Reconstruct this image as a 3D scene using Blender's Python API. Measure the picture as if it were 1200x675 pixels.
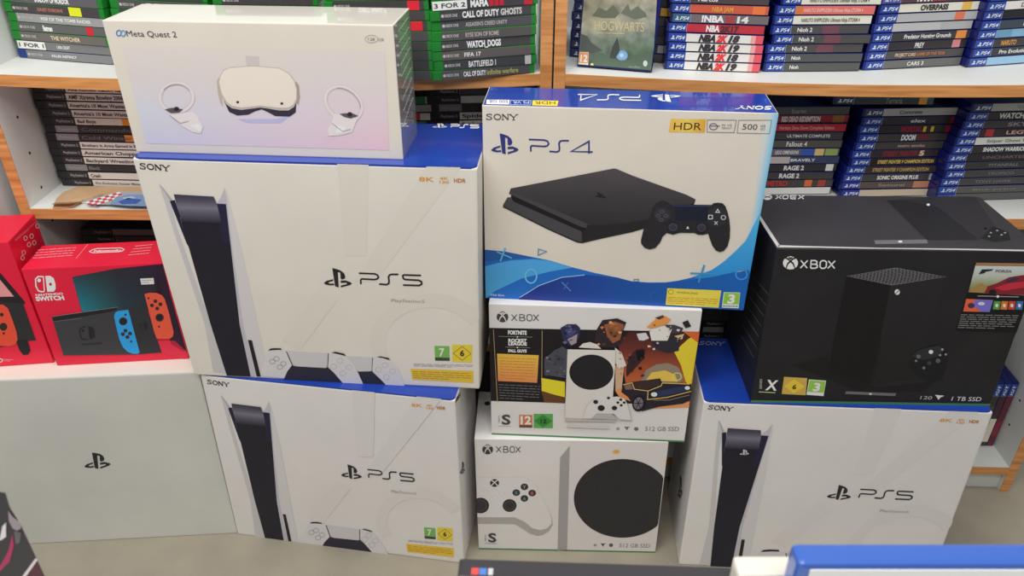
import bpy, bmesh, math, random
from mathutils import Vector, Matrix
rnd = random.Random(7)
for o in list(bpy.data.objects): bpy.data.objects.remove(o)
SC = bpy.context.scene
COL = SC.collection

# ---------------------------------------------------------------- camera, world, lamps, exposure
F, PITCH, H = 903.67, math.radians(31.048), 1.20406
cam_d = bpy.data.cameras.new('camera'); cam = bpy.data.objects.new('camera', cam_d); COL.objects.link(cam)
cam.location = (0, 0, H); cam.rotation_euler = (math.pi/2 - PITCH, 0, 0)
cam_d.sensor_width = 36; cam_d.lens = F/1200*36; cam_d.clip_start = .02
cam_d.dof.use_dof = True; cam_d.dof.focus_distance = 1.3; cam_d.dof.aperture_fstop = 11
SC.camera = cam
SC.view_settings.view_transform = 'Standard'; SC.view_settings.look = 'None'
SC.view_settings.gamma = 1; SC.view_settings.use_curve_mapping = False
SC.view_settings.exposure = 0.0
W = bpy.data.worlds.new('shop_ambient'); SC.world = W; W.use_nodes = True
W.node_tree.nodes['Background'].inputs[0].default_value = (.93, .97, 1.0, 1)
W.node_tree.nodes['Background'].inputs[1].default_value = .30
def area(name, loc, tgt, sx, sy, e, col=(1, .97, .92)):
    l = bpy.data.lights.new(name, 'AREA'); l.shape = 'RECTANGLE'; l.size = sx; l.size_y = sy; l.energy = e; l.color = col
    o = bpy.data.objects.new(name, l); COL.objects.link(o); o.location = loc
    o.rotation_euler = (Vector(tgt)-Vector(loc)).to_track_quat('-Z', 'Y').to_euler()
    return o
area('ceiling_lamp_near', (-.55, -.12, 2.45), (-.2, 1.0, .7), 2.4, .5, 33)
area('ceiling_lamp_far', (.2, .62, 2.7), (.05, .95, .6), 2.4, .4, 22)

# ---------------------------------------------------------------- pixel measurements -> rays of the 1200 x 675 photograph
CP, SP = math.cos(PITCH), math.sin(PITCH)
EYE = Vector((0, 0, H))
def ray(p):
    u, v = p[0]-600, p[1]-337.5
    return Vector((u/F, CP - v/F*SP, -SP - v/F*CP))
def proj(P):
    d = Vector(P)-EYE; cz = d.y*CP - d.z*SP; cy = -(d.y*SP + d.z*CP)
    return (600+F*d.x/cz, 337.5+F*cy/cz)
def on_z(p, z):
    d = ray(p); return EYE + d*((z-H)/d.z)
def on_y(p, y):
    d = ray(p); return EYE + d*(y/d.y)
def zoom(x0, y0, s):
    def f(*pts): return [(x0+p[0]/s, y0+p[1]/s) for p in pts]
    return f

# ---------------------------------------------------------------- materials
def lin(c):
    c /= 255.; return c/12.92 if c <= .04045 else ((c+.055)/1.055)**2.4
K = .70
def alb(rgb): return tuple(min(.93, lin(c)/K) for c in rgb)+(1,)
MATS = {}
def paint(rgb, rough=.45, metal=0, coat=0, alpha=None, name=None, spec=.28):
    key = (tuple(rgb), rough, metal, coat, alpha, name)
    if key in MATS: return MATS[key]
    m = bpy.data.materials.new(name or 'print_%d_%d_%d' % tuple(int(c) for c in rgb)); m.use_nodes = True
    b = m.node_tree.nodes['Principled BSDF']
    b.inputs['Base Color'].default_value = alb(rgb); b.inputs['Roughness'].default_value = rough
    b.inputs['Metallic'].default_value = metal; b.inputs['Coat Weight'].default_value = coat
    b.inputs['Specular IOR Level'].default_value = spec
    b.inputs['Coat Roughness'].default_value = .15
    m.diffuse_color = alb(rgb)
    MATS[key] = m; return m
def noisy(name, c1, c2, scale, rough, stretch=(1, 1, 1), bump=0, coat=0, detail=4, lo=.35, hi=.65, spec=.35):
    m = bpy.data.materials.new(name); m.use_nodes = True; nt = m.node_tree; b = nt.nodes['Principled BSDF']
    tc = nt.nodes.new('ShaderNodeTexCoord'); mp = nt.nodes.new('ShaderNodeMapping'); nz = nt.nodes.new('ShaderNodeTexNoise'); cr = nt.nodes.new('ShaderNodeValToRGB')
    mp.inputs['Scale'].default_value = stretch; nz.inputs['Scale'].default_value = scale; nz.inputs['Detail'].default_value = detail
    nt.links.new(tc.outputs['Object'], mp.inputs[0]); nt.links.new(mp.outputs[0], nz.inputs['Vector']); nt.links.new(nz.outputs[0], cr.inputs[0])
    cr.color_ramp.elements[0].position = lo; cr.color_ramp.elements[1].position = hi
    cr.color_ramp.elements[0].color = alb(c1); cr.color_ramp.elements[1].color = alb(c2)
    nt.links.new(cr.outputs[0], b.inputs['Base Color']); b.inputs['Roughness'].default_value = rough; b.inputs['Coat Weight'].default_value = coat
    b.inputs['Specular IOR Level'].default_value = spec
    if bump:
        bp = nt.nodes.new('ShaderNodeBump'); bp.inputs['Strength'].default_value = bump; bp.inputs['Distance'].default_value = .002
        nt.links.new(nz.outputs[0], bp.inputs['Height']); nt.links.new(bp.outputs[0], b.inputs['Normal'])
    return m
def grad(name, stops, axis=1, rough=.4, stops2=None, spec=.28, blotch=0, bs=6):
    """a printed colour blend across the print's own UV map"""
    m = bpy.data.materials.new(name); m.use_nodes = True; nt = m.node_tree; b = nt.nodes['Principled BSDF']
    uv = nt.nodes.new('ShaderNodeUVMap'); sp = nt.nodes.new('ShaderNodeSeparateXYZ'); nt.links.new(uv.outputs[0], sp.inputs[0])
    def ramp(st):
        r = nt.nodes.new('ShaderNodeValToRGB'); e = r.color_ramp.elements
        while len(e) < len(st): e.new(.5)
        for el, (p, c) in zip(e, st): el.position = p; el.color = alb(c)
        return r
    r1 = ramp(stops); nt.links.new(sp.outputs[axis], r1.inputs[0]); out = r1.outputs[0]
    if stops2:
        r2 = ramp(stops2); nt.links.new(sp.outputs[axis], r2.inputs[0])
        mx = nt.nodes.new('ShaderNodeMix'); mx.data_type = 'RGBA'
        nt.links.new(sp.outputs[1-axis], mx.inputs[0]); nt.links.new(r1.outputs[0], mx.inputs[6]); nt.links.new(r2.outputs[0], mx.inputs[7]); out = mx.outputs[2]
    if blotch:
        nz = nt.nodes.new('ShaderNodeTexNoise'); nz.inputs['Scale'].default_value = bs; nz.inputs['Detail'].default_value = 6; nt.links.new(uv.outputs[0], nz.inputs['Vector'])
        mr = nt.nodes.new('ShaderNodeMapRange'); mr.inputs[1].default_value = .3; mr.inputs[2].default_value = .7; mr.inputs[3].default_value = 1-blotch; mr.inputs[4].default_value = 1+blotch; nt.links.new(nz.outputs[0], mr.inputs[0])
        ml = nt.nodes.new('ShaderNodeMix'); ml.data_type = 'RGBA'; ml.blend_type = 'MULTIPLY'; ml.inputs[0].default_value = 1; nt.links.new(out, ml.inputs[6]); nt.links.new(mr.outputs[0], ml.inputs[7]); out = ml.outputs[2]
    nt.links.new(out, b.inputs['Base Color']); b.inputs['Roughness'].default_value = rough; b.inputs['Specular IOR Level'].default_value = spec
    return m

M_WHITE = noisy('white_carton', (206, 201, 193), (210, 205, 197), 9, .5)
M_WHITE_GLOSS = noisy('glossy_white_carton', (208, 203, 195), (212, 207, 199), 7, .12, coat=.8)
M_WRAP = noisy('wrapped_side_reflection_grey', (150, 146, 136), (158, 153, 143), 7, .06, coat=1.)  # white side under shrink wrap; base greyed to imitate reflections in it
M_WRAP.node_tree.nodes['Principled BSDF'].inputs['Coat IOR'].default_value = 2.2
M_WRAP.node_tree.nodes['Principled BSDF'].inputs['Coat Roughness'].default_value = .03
M_WHITE_DIM = noisy('cream_carton', (199, 192, 182), (203, 196, 186), 9, .5)
M_WHITE_COOL = noisy('cool_white_carton', (204, 201, 200), (208, 205, 204), 9, .5)
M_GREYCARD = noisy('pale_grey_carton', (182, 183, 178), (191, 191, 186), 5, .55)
M_BLUE = noisy('blue_carton_lid', (26, 55, 144), (29, 60, 151), 6, .22, coat=.5)
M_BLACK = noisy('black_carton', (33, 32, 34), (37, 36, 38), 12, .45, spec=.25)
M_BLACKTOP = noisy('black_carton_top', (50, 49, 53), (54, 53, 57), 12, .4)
M_RED = noisy('red_carton', (206, 28, 58), (212, 32, 62), 8, .35)
M_WOOD = noisy('beech_edge', (172, 112, 62), (206, 146, 90), 5, .5, stretch=(2, 2, 26), detail=6)
M_WOODH = noisy('beech_edge_board', (176, 116, 64), (206, 148, 92), 5, .5, stretch=(1.6, 20, 30), detail=6)
M_LAM = noisy('white_laminate', (190, 192, 190), (197, 199, 197), 4, .42)
M_FLOOR = noisy('worn_grey_floor', (126, 120, 107), (148, 141, 127), 5, .55, detail=9, lo=.3, hi=.7, bump=.12)
M_WALL = noisy('painted_wall', (176, 174, 168), (184, 182, 176), 3, .8)
M_CARD = noisy('brown_cardboard', (168, 138, 106), (186, 156, 122), 14, .8)
M_DARK = paint((30, 29, 31), .5)

# ---------------------------------------------------------------- object helpers
def tag(o, label=None, cat=None, group=None, kind=None):
    if label: o['label'] = label
    if cat: o['category'] = cat
    if group: o['group'] = group
    if kind: o['kind'] = kind
    return o
def empty(name, loc, label, cat, group=None, rot=(0, 0, 0)):
    o = bpy.data.objects.new(name, None); COL.objects.link(o); o.location = loc; o.rotation_euler = rot; o.empty_display_size = .05
    return tag(o, label, cat, group)
def link(name, me, mats, parent=None):
    for m in (mats if isinstance(mats, (list, tuple)) else [mats]): me.materials.append(m)
    o = bpy.data.objects.new(name, me); COL.objects.link(o)
    if parent is not None: o.parent = parent
    return o
def from_bm(name, bm, mats, parent=None):
    me = bpy.data.meshes.new(name); bm.normal_update(); bm.to_mesh(me); bm.free(); return link(name, me, mats, parent)
def bm_box(bm, x0, x1, y0, y1, z0, z1, bevel=0, mi=0):
    r = bmesh.ops.create_cube(bm, size=1); vs = r['verts']
    for v in vs: v.co = Vector(((x0+x1)/2+v.co.x*(x1-x0), (y0+y1)/2+v.co.y*(y1-y0), (z0+z1)/2+v.co.z*(z1-z0)))
    fs = {f for v in vs for f in v.link_faces}
    for f in fs: f.material_index = mi
    if bevel:
        es = {e for v in vs for e in v.link_edges}
        bmesh.ops.bevel(bm, geom=list(es), offset=bevel, segments=2, profile=.6, affect='EDGES')
def box_obj(name, dims, mat, parent=None, bevel=.001):
    bm = bmesh.new(); bm_box(bm, *dims, bevel=bevel); return from_bm(name, bm, mat, parent)

# ---------------------------------------------------------------- lettering outlines
GL = {}
def glyphs(s, bold=0., shear=0.):
    k = (s, bold, shear)
    if k in GL: return GL[k]
    cu = bpy.data.curves.new('outline', 'FONT'); cu.body = s; cu.resolution_u = 3; cu.offset = bold; cu.shear = shear; cu.dimensions = '2D'; cu.fill_mode = 'FRONT'
    ob = bpy.data.objects.new('outline', cu); me = bpy.data.meshes.new_from_object(ob)
    vs = [(v.co.x, v.co.y) for v in me.vertices]; ps = [tuple(p.vertices) for p in me.polygons if abs(p.normal.z) > .5]
    bpy.data.objects.remove(ob); bpy.data.meshes.remove(me); bpy.data.curves.remove(cu)
    x0 = min(v[0] for v in vs); x1 = max(v[0] for v in vs)
    GL[k] = ([((x-x0)/(x1-x0), y/.69) for x, y in vs], ps)
    return GL[k]

# ---------------------------------------------------------------- printed faces
class Face:
    def __init__(s, o, r, u):
        s.o = Vector(o); s.R = (Vector(r)-s.o).normalized(); t = Vector(u)-s.o; s.U = (t - s.R*t.dot(s.R)).normalized(); s.N = s.R.cross(s.U)
        s.quad = None
    def uv(s, p):
        d = ray(p); t = (s.o-EYE).dot(s.N)/d.dot(s.N); q = EYE+d*t-s.o
        return (q.dot(s.R), q.dot(s.U))
    def loc(s, P): q = Vector(P)-s.o; return (q.dot(s.R), q.dot(s.U))
    def pt(s, uv, off): return s.o + s.R*uv[0] + s.U*uv[1] + s.N*off
    def up_px(s, p, l):
        uv = s.uv(p); a = Vector(p); b = Vector(proj(s.pt((uv[0], uv[1]+.01), 0))); return (b-a).normalized()*l
def clip(poly, quad):
    out = list(poly); n = len(quad)
    for i in range(n):
        a, b = quad[i], quad[(i+1) % n]; src = out; out = []
        side = lambda p: (b[0]-a[0])*(p[1]-a[1])-(b[1]-a[1])*(p[0]-a[0])
        for j in range(len(src)):
            p, q = src[j], src[(j+1) % len(src)]; sp, sq = side(p), side(q)
            if sp >= 0: out.append(p)
            if (sp >= 0) != (sq >= 0):
                t = sp/(sp-sq); out.append((p[0]+t*(q[0]-p[0]), p[1]+t*(q[1]-p[1])))
        if not out: return []
    return out
def homog(src, dst):
    A = []
    for (x, y), (u, v) in zip(src, dst):
        A.append([x, y, 1, 0, 0, 0, -u*x, -u*y, u]); A.append([0, 0, 0, x, y, 1, -v*x, -v*y, v])
    n = 8
    for i in range(n):
        p = max(range(i, n), key=lambda r: abs(A[r][i])); A[i], A[p] = A[p], A[i]
        for r in range(n):
            if r != i:
                f = A[r][i]/A[i][i]; A[r] = [a-f*b for a, b in zip(A[r], A[i])]
    h = [A[i][8]/A[i][i] for i in range(n)]
    def f(p):
        w = h[6]*p[0]+h[7]*p[1]+1; return ((h[0]*p[0]+h[1]*p[1]+h[2])/w, (h[3]*p[0]+h[4]*p[1]+h[5])/w)
    return f
class Art:
    """collects one printed picture, logo or word lying on a face, then links it as one mesh under the box"""
    def __init__(s, face, root, warp=None, base=0):
        s.f, s.root, s.warp, s.base = face, root, warp, base; s.polys = []
    def _uv(s, p): return s.f.uv(s.warp(p) if s.warp else p)
    def poly(s, pts, c, lay=0, mat=None, cl=True):
        q = [s._uv(p) for p in pts]
        if cl and s.f.quad:
            a = sum(q[i][0]*q[(i+1) % len(q)][1]-q[(i+1) % len(q)][0]*q[i][1] for i in range(len(q)))
            if a < 0: q.reverse()
            q = clip(q, s.f.quad)
        if len(q) >= 3: s.polys.append(([q], [tuple(range(len(q)))], mat or paint(c), lay))
        return s
    def ell(s, c, rx, ry, col, lay=0, rot=0, n=28, mat=None, a0=0, a1=360):
        pts = []
        for i in range(n+(a1-a0 != 360)):
            t = math.radians(a0+(a1-a0)*i/n); x, y = rx*math.cos(t), ry*math.sin(t); k = math.radians(rot)
            pts.append((c[0]+x*math.cos(k)-y*math.sin(k), c[1]+x*math.sin(k)+y*math.cos(k)))
        return s.poly(pts, col, lay, mat)
    def line(s, pts, w, col, lay=0, closed=False, ws=None):
        n = len(pts); L, Rr = [], []
        for i in range(n):
            a = Vector(pts[i-1] if (i or closed) else pts[0]); b = Vector(pts[i]); c = Vector(pts[(i+1) % n] if (i < n-1 or closed) else pts[i])
            d1 = (b-a).normalized() if (b-a).length else (c-b).normalized(); d2 = (c-b).normalized() if (c-b).length else d1
            t = (d1+d2); t = t.normalized() if t.length > 1e-6 else d1; nn = Vector((-t.y, t.x)); k = max(.5, abs(nn.dot(Vector((-d1.y, d1.x)))))
            h = (ws[i] if ws else w)/2/k; L.append(b+nn*h); Rr.append(b-nn*h)
        m = n if closed else n-1
        for i in range(m):
            j = (i+1) % n; s.poly([tuple(L[i]), tuple(L[j]), tuple(Rr[j]), tuple(Rr[i])], col, lay)
        return s
    def ring(s, c, rx, ry, w, col, lay=0, rot=0, n=30, a0=0, a1=360):
        k = math.radians(rot); pts = []
        for i in range(n+(a1-a0 != 360)):
            t = math.radians(a0+(a1-a0)*i/n); x, y = rx*math.cos(t), ry*math.sin(t); pts.append((c[0]+x*math.cos(k)-y*math.sin(k), c[1]+x*math.sin(k)+y*math.cos(k)))
        return s.line(pts, w, col, lay, closed=(a1-a0 == 360))
    def text(s, t, p0, p1, h, col, lay=1, bold=0., shear=0., up=None):
        vs, ps = glyphs(t, bold, shear); p0, p1 = Vector(p0), Vector(p1); b = p1-p0
        u = Vector(up) if up else (s.f.up_px(p0, h) if not s.warp else Vector((0, -h)))
        q = [s._uv(tuple(p0+b*x+u*y)) for x, y in vs]
        s.polys.append(([q], ps, paint(col), lay)); return s
    def lines(s, a, b, c, d, n, w, col, lay=1, jag=True):
        """n rows of unreadably small print inside the quad a b c d (top-left, top-right, bottom-right, bottom-left)"""
        a, b, c, d = map(Vector, (a, b, c, d)); r = random.Random(int(a.x*31+a.y))
        for i in range(n):
            t = (i+.5)/n; l = a+(d-a)*t; e = b+(c-b)*t; x = 0.
            while x < .97:
                k = min(1, x+r.uniform(.06, .2)); s.line([tuple(l+(e-l)*x), tuple(l+(e-l)*k)], w, col, lay); x = k+.025
                if jag and i == n-1 and x > .6: break
        return s
    def done(s, name, label=None):
        me = bpy.data.meshes.new(name); V, Fs, mi, mats, uvs = [], [], [], [], []
        for (qs, ps, m, lay) in s.polys:
            q = qs[0]; b = len(V); off = .0003+.0002*(lay+s.base)
            x0 = min(p[0] for p in q); x1 = max(p[0] for p in q); y0 = min(p[1] for p in q); y1 = max(p[1] for p in q)
            for p in q:
                V.append(s.f.pt(p, off)-s.root.location); uvs.append(((p[0]-x0)/(x1-x0+1e-9), (p[1]-y0)/(y1-y0+1e-9)))
            if m not in mats: mats.append(m)
            for f in ps: Fs.append([b+i for i in f]); mi.append(mats.index(m))
        me.from_pydata([tuple(v) for v in V], [], Fs)
        ul = me.uv_layers.new(name='UVMap')
        for l in me.loops: ul.data[l.index].uv = uvs[l.vertex_index]
        for p, i in zip(me.polygons, mi): p.material_index = i
        o = link(name, me, mats, s.root)
        if label: o['label'] = label
        return o

# logo shapes, in a frame given by its lower-left corner, right and up vectors in photo pixels
def frame(o, r, u):
    o, r, u = Vector(o), Vector(r), Vector(u)
    return lambda *ps: [tuple(o+r*x+u*y) for x, y in ps]
def ps_symbol(a, o, r, u, col, lay=1):
    f = frame(o, r, u)
    a.poly(f((.31, 1), (.47, .95), (.50, .9), (.53, 0), (.40, .05)), col, lay)
    a.poly(f((.44, .955), (.60, .89), (.72, .76), (.77, .60), (.75, .48), (.67, .42), (.60, .46), (.595, .76), (.55, .80), (.50, .79), (.46, .85)), col, lay)
    a.poly(f((0, .20), (.10, .32), (.34, .42), (.335, .33), (.18, .26), (.16, .21), (.23, .18), (.36, .20), (.37, .11), (.22, .09), (.06, .13)), col, lay)
    a.poly(f((.60, .36), (.78, .38), (.95, .29), (1, .22), (.92, .14), (.60, 0), (.60, .10), (.80, .18), (.83, .22), (.79, .26), (.60, .24)), col, lay)
def x_sphere(a, c, rx, ry, col, bg, lay=1, rot=0):
    a.ell(c, rx, ry, col, lay, n=32)
    cx, cy = c
    w = rx*.2
    a.line([(cx-rx*.62, cy+ry*.86), (cx-rx*.36, cy+ry*.1), (cx, cy-ry*.30), (cx+rx*.36, cy+ry*.1), (cx+rx*.62, cy+ry*.86)], w, bg, lay+1, ws=[w*.6, w, w*1.25, w, w*.6])
    a.line([(cx-rx*.66, cy-ry*.80), (cx-rx*.3, cy-ry*.60), (cx, cy-ry*.30), (cx+rx*.3, cy-ry*.60), (cx+rx*.66, cy-ry*.80)], w*.8, bg, lay+1, ws=[w*1.2, w, w*.9, w, w*1.2])
    a.poly([(cx-rx*.30, cy-ry*1.02), (cx, cy-ry*.86), (cx+rx*.30, cy-ry*1.02), (cx+rx*.25, cy-ry*.72), (cx, cy-ry*.55), (cx-rx*.25, cy-ry*.72)], bg, lay+1)
    a.ell((cx, cy-ry*.97), rx*.26, ry*.09, col, lay+2, n=12)
def xbox_word(a, o, r, u, w, col, lay=1):
    f = frame(o, r, u)
    a.line(f((0, 1), (.20, 0)), w, col, lay); a.line(f((.20, 1), (0, 0)), w, col, lay)
    a.line(f((.30, 0), (.30, 1), (.42, 1), (.47, .88), (.47, .65), (.42, .52), (.28, .52)), w, col, lay); a.line(f((.42, .52), (.49, .40), (.49, .12), (.43, 0), (.30, 0)), w, col, lay)
    a.line(f((.57, .2), (.57, .8), (.62, 1), (.70, 1), (.75, .8), (.75, .2), (.70, 0), (.62, 0)), w, col, lay, closed=True)
    a.line(f((.80, 1), (1, 0)), w, col, lay); a.line(f((1, 1), (.80, 0)), w, col, lay)
def sony(a, o, r, u, w, col, lay=1):
    f = frame(o, r, u)
    a.line(f((.19, .74), (.18, .95), (.13, .97), (.06, .95), (.03, .80), (.06, .62), (.14, .48), (.19, .30), (.17, .08), (.10, .02), (.03, .05), (.02, .28)), w, col, lay)
    a.ring(f((.365, .5))[0], 1, 1, 1, col, lay) if False else a.line(f(*[(.365+.105*math.cos(t*math.pi/8), .5+.47*math.sin(t*math.pi/8)) for t in range(16)]), w*1.15, col, lay, closed=True)
    a.line(f((.53, .02), (.53, .98)), w*.8, col, lay); a.line(f((.53, .98), (.70, .02)), w*1.5, col, lay); a.line(f((.70, .02), (.70, .98)), w*.8, col, lay)
    for x in (.53, .70): a.line(f((x-.035, .98 if x > .6 else .02), (x+.035, .98 if x > .6 else .02)), w*.7, col, lay)
    a.line(f((.50, .98), (.55, .98)), w*.7, col, lay)
    a.line(f((.76, .98), (.87, .48), (.87, .02)), w*1.2, col, lay); a.line(f((.98, .98), (.87, .48)), w*.8, col, lay)
    for x, y in ((.76, .98), (.98, .98), (.87, .02)): a.line(f((x-.045, y), (x+.045, y)), w*.7, col, lay)
def word_ps(a, z, digit, w, col, lay=1):
    a.line(z((380, 150), (515, 155), (542, 165), (552, 185), (540, 200), (515, 206), (405, 200), (396, 210), (398, 246)), w, col, lay)
    a.line(z((558, 245), (622, 250), (642, 240), (645, 222), (640, 182), (650, 165), (668, 160), (726, 160)), w, col, lay)
    if digit == 5: a.line(z((926, 170), (775, 165), (765, 172), (770, 195), (785, 205), (905, 212), (930, 225), (932, 245), (910, 258), (768, 254)), w, col, lay)

# ---------------------------------------------------------------- cartons
def corners(FTL, FTR, FBR, FBL, depth):
    S = 1.1
    c = {'FTL': Vector(FTL)*S, 'FTR': Vector(FTR)*S, 'FBR': Vector(FBR)*S, 'FBL': Vector(FBL)*S}
    r = (c['FBR']-c['FBL']).normalized(); b = Vector((-r.y, r.x, 0))*depth
    for k, s in (('BTL', 'FTL'), ('BTR', 'FTR'), ('BBR', 'FBR'), ('BBL', 'FBL')): c[k] = c[s]+b
    return c
def carton(name, c, mats, label, cat, bevel=.0018, group=None, topcut=0.):
    """mats: front, back, left, right, top, bottom"""
    base = (c['FBL']+c['FBR']+c['BBL']+c['BBR'])/4
    root = empty(name, base, label, cat, group)
    bm = bmesh.new(); v = {k: bm.verts.new(p-base-(Vector((0, 0, topcut)) if k[1] == 'T' else Vector())) for k, p in c.items()}
    ml = list(dict.fromkeys(mats))
    for i, f in enumerate((('FBL', 'FBR', 'FTR', 'FTL'), ('BBR', 'BBL', 'BTL', 'BTR'), ('BBL', 'FBL', 'FTL', 'BTL'), ('FBR', 'BBR', 'BTR', 'FTR'), ('FTL', 'FTR', 'BTR', 'BTL'), ('BBL', 'BBR', 'FBR', 'FBL'))):
        bm.faces.new([v[k] for k in f]).material_index = ml.index(mats[i])
    bmesh.ops.bevel(bm, geom=bm.edges[:], offset=bevel, segments=2, profile=.6, affect='EDGES')
    from_bm('carton', bm, ml, root)
    def fc(o, r, u, t):
        f = Face(c[o], c[r], c[u]); f.quad = [f.loc(c[k]) for k in (o, r, t, u)]; return f
    fr = fc('FBL', 'FBR', 'FTL', 'FTR'); tp = fc('FTL', 'FTR', 'BTL', 'BTR'); rt = fc('FBR', 'BBR', 'FTR', 'BTR'); lf = fc('BBL', 'FBL', 'BTL', 'FTL')
    return root, fr, tp, rt, lf
def lid(c, root, mat, r=.008, inset=.0015):
    """blue lid panel with rounded front corners"""
    P = [c[k] for k in ('FTL', 'FTR', 'BTR', 'BTL')]; ctr = sum(P, Vector())/4; pts = []
    for i in range(4):
        p = P[i]+(ctr-P[i]).normalized()*inset; a = (P[i-1]-p).normalized(); b = (P[(i+1) % 4]-p).normalized()
        for k in range(5):
            t = k/4; q = p + a*r*(1-t)**2 + b*r*t**2; pts.append(q-root.location)
    bm = bmesh.new(); lo = [bm.verts.new(p-Vector((0, 0, .005))) for p in pts]; hi = [bm.verts.new(p) for p in pts]
    bm.faces.new(hi); bm.faces.new(lo[::-1]); n = len(pts)
    for i in range(n): bm.faces.new([lo[i], lo[(i+1) % n], hi[(i+1) % n], hi[i]])
    bmesh.ops.bevel(bm, geom=[e for e in bm.edges if all(v in hi for v in e.verts)], offset=.0012, segments=2, affect='EDGES')
    return from_bm('lid', bm, mat, root)
# ---------------------------------------------------------------- the setting
def struct(name, dims, mat):
    o = box_obj(name, dims, mat, bevel=0); o['kind'] = 'structure'; return o
struct('floor', (-3, 3, -1.6, 2.6, -.05, 0), M_FLOOR)
struct('wall_back', (-3, 3, 1.70, 1.78, 0, 2.6), M_WALL)

SHELF_Y = 1.2136; T = .0185; DEEP = .34; TOPZ = 1.19
SAG = .0115
def sag_of(x, x0, x1, amt): s = (x-x0)/(x1-x0); return amt*4*s*(1-s)
def shelf_unit(x0, x1, levels, label, y=SHELF_Y, yaw=0.):
    root = empty('shelf_unit', ((x0+x1)/2, y+DEEP/2, 0), label, 'shelves', 'white shelf units along the wall')
    L = Vector(root.location)
    def bx(name, d, mat, parent, bev=.0008):
        d = (d[0]-L.x, d[1]-L.x, d[2]-L.y, d[3]-L.y, d[4], d[5]); return box_obj(name, d, mat, parent, bev)
    for a in (x0, x1-T):
        # shelf-pin holes drilled in the inner face
        s = 1 if a == x0 else -1; bm = bmesh.new(); bm_box(bm, a-L.x, a+T-L.x, y+.002-L.y, y+DEEP-L.y, 0, TOPZ, bevel=.0008)
        for yy in (y+.05, y+DEEP-.05):
            for z in [.14+.064*i for i in range(16)]:
                f = bm.faces.new([bm.verts.new(((a+T+.0003 if s > 0 else a-.0003)-L.x, yy-L.y+.0028*math.cos(t*math.pi/5), z+.0028*math.sin(t*math.pi/5))) for t in range(10)]); f.material_index = 1
        p = from_bm('side_panel', bm, [M_LAM, M_DARK], root)
        bx('edge_band', (a, a+T, y, y+.0022, 0, TOPZ), M_WOOD, p)
    bx('back_panel', (x0+T, x1-T, y+DEEP-.006, y+DEEP-.001, .02, TOPZ), M_LAM, root)
    bx('plinth', (x0+T, x1-T, y+.012, y+.028, 0, .0475), M_LAM, root)
    for z, amt in levels:
        for nm, ya, yb, mat in (('shelf_board', y+.002, y+DEEP-.007, M_LAM), ('edge_band', y, y+.0022, M_WOODH)):
            bm = bmesh.new(); n = 24; rows = []
            for i in range(n+1):
                x = x0+T+(x1-x0-2*T)*i/n; d = sag_of(x, x0+T, x1-T, amt)
                rows.append([bm.verts.new((x-L.x, yy-L.y, z-zz-d)) for yy, zz in ((ya, 0), (yb, 0), (yb, T), (ya, T))])
            for a, b in zip(rows, rows[1:]):
                for k in range(4): bm.faces.new([a[k], a[(k+1) % 4], b[(k+1) % 4], b[k]])
            bm.faces.new(rows[0]); bm.faces.new(rows[-1][::-1]); bmesh.ops.recalc_face_normals(bm, faces=bm.faces[:])
            if nm == 'shelf_board': board = from_bm(nm, bm, mat, root)
            else: from_bm(nm, bm, mat, board)
    c, s = math.cos(yaw), math.sin(yaw); dx, dy = L.x-x0, L.y-y
    root.location = (x0+dx*c-dy*s, y+dx*s+dy*c, 0); root.rotation_euler = (0, 0, yaw)
    return root
LX0, LX1, RX0, RX1 = -.8532, .0627, .0655, 1.0455
ZU, ZM, ZL, ZB = .867, .633, .350, .066
RYAW = -.0454
LEV = [(ZU, SAG), (ZM, .004), (ZL, .003), (ZB, .001)]
shelf_unit(LX0, LX1, LEV, 'white shelf unit with beech edges, left of the double upright')
shelf_unit(RX0, RX1, [l for l in LEV if l[0] != ZL], 'white shelf unit with beech edges, right of the double upright', yaw=RYAW)
shelf_unit(-1.80, -.8742, LEV, 'white shelf unit cut off by the left edge of the photo', SHELF_Y-.03)

# ---------------------------------------------------------------- the boxes: measured corner points (metres / 1.1)
MW, MB = M_WHITE, M_BLUE; MC = M_WHITE_COOL
C_LO = corners((-.4842, .9562, .3632), (-.0841, .8933, .3632), (-.0829, .895, 0), (-.4935, .9601, 0), .155)
C_UP = corners((-.4906, .9395, .7262), (-.0432, .9043, .7262), (-.0489, .9188, .3632), (-.492, .9536, .3632), .178)
for k in ('BTL', 'BBL'): C_UP[k] = C_UP[k]+Vector((0, -.024, 0))
C_RT = corners((.2867, .9001, .3552), (.7068, .8757, .3552), (.7126, .8688, 0), (.2876, .8935, 0), .185)
C_VR = corners((-.4919, .9577, .893), (-.139, .9303, .893), (-.1391, .9303, .7262), (-.4919, .9577, .7262), .1085)
C_XS = corners((-.0602, .9324, .2516), (.249, .9247, .2516), (.2509, .9188, 0), (-.0586, .9265, 0), .132)
C_FN = corners((-.0336, .9421, .5008), (.271, .9242, .5008), (.2742, .9248, .2516), (-.0329, .9428, .2516), .132)
C_P4 = corners((-.0381, .9597, .7881), (.3292, .9268, .7881), (.3298, .9257, .5008), (-.0385, .9587, .5008), .090)
C_XX = corners((.3514, .904, .6108), (.7039, .8957, .6108), (.7085, .8897, .3552), (.3562, .898, .3552), .193)
C_GR = corners((-.9181, .9352, .3604), (-.4895, .9644, .3604), (-.4942, .9621, 0), (-.9205, .933, 0), .135)

INK = (40, 38, 42)
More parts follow.
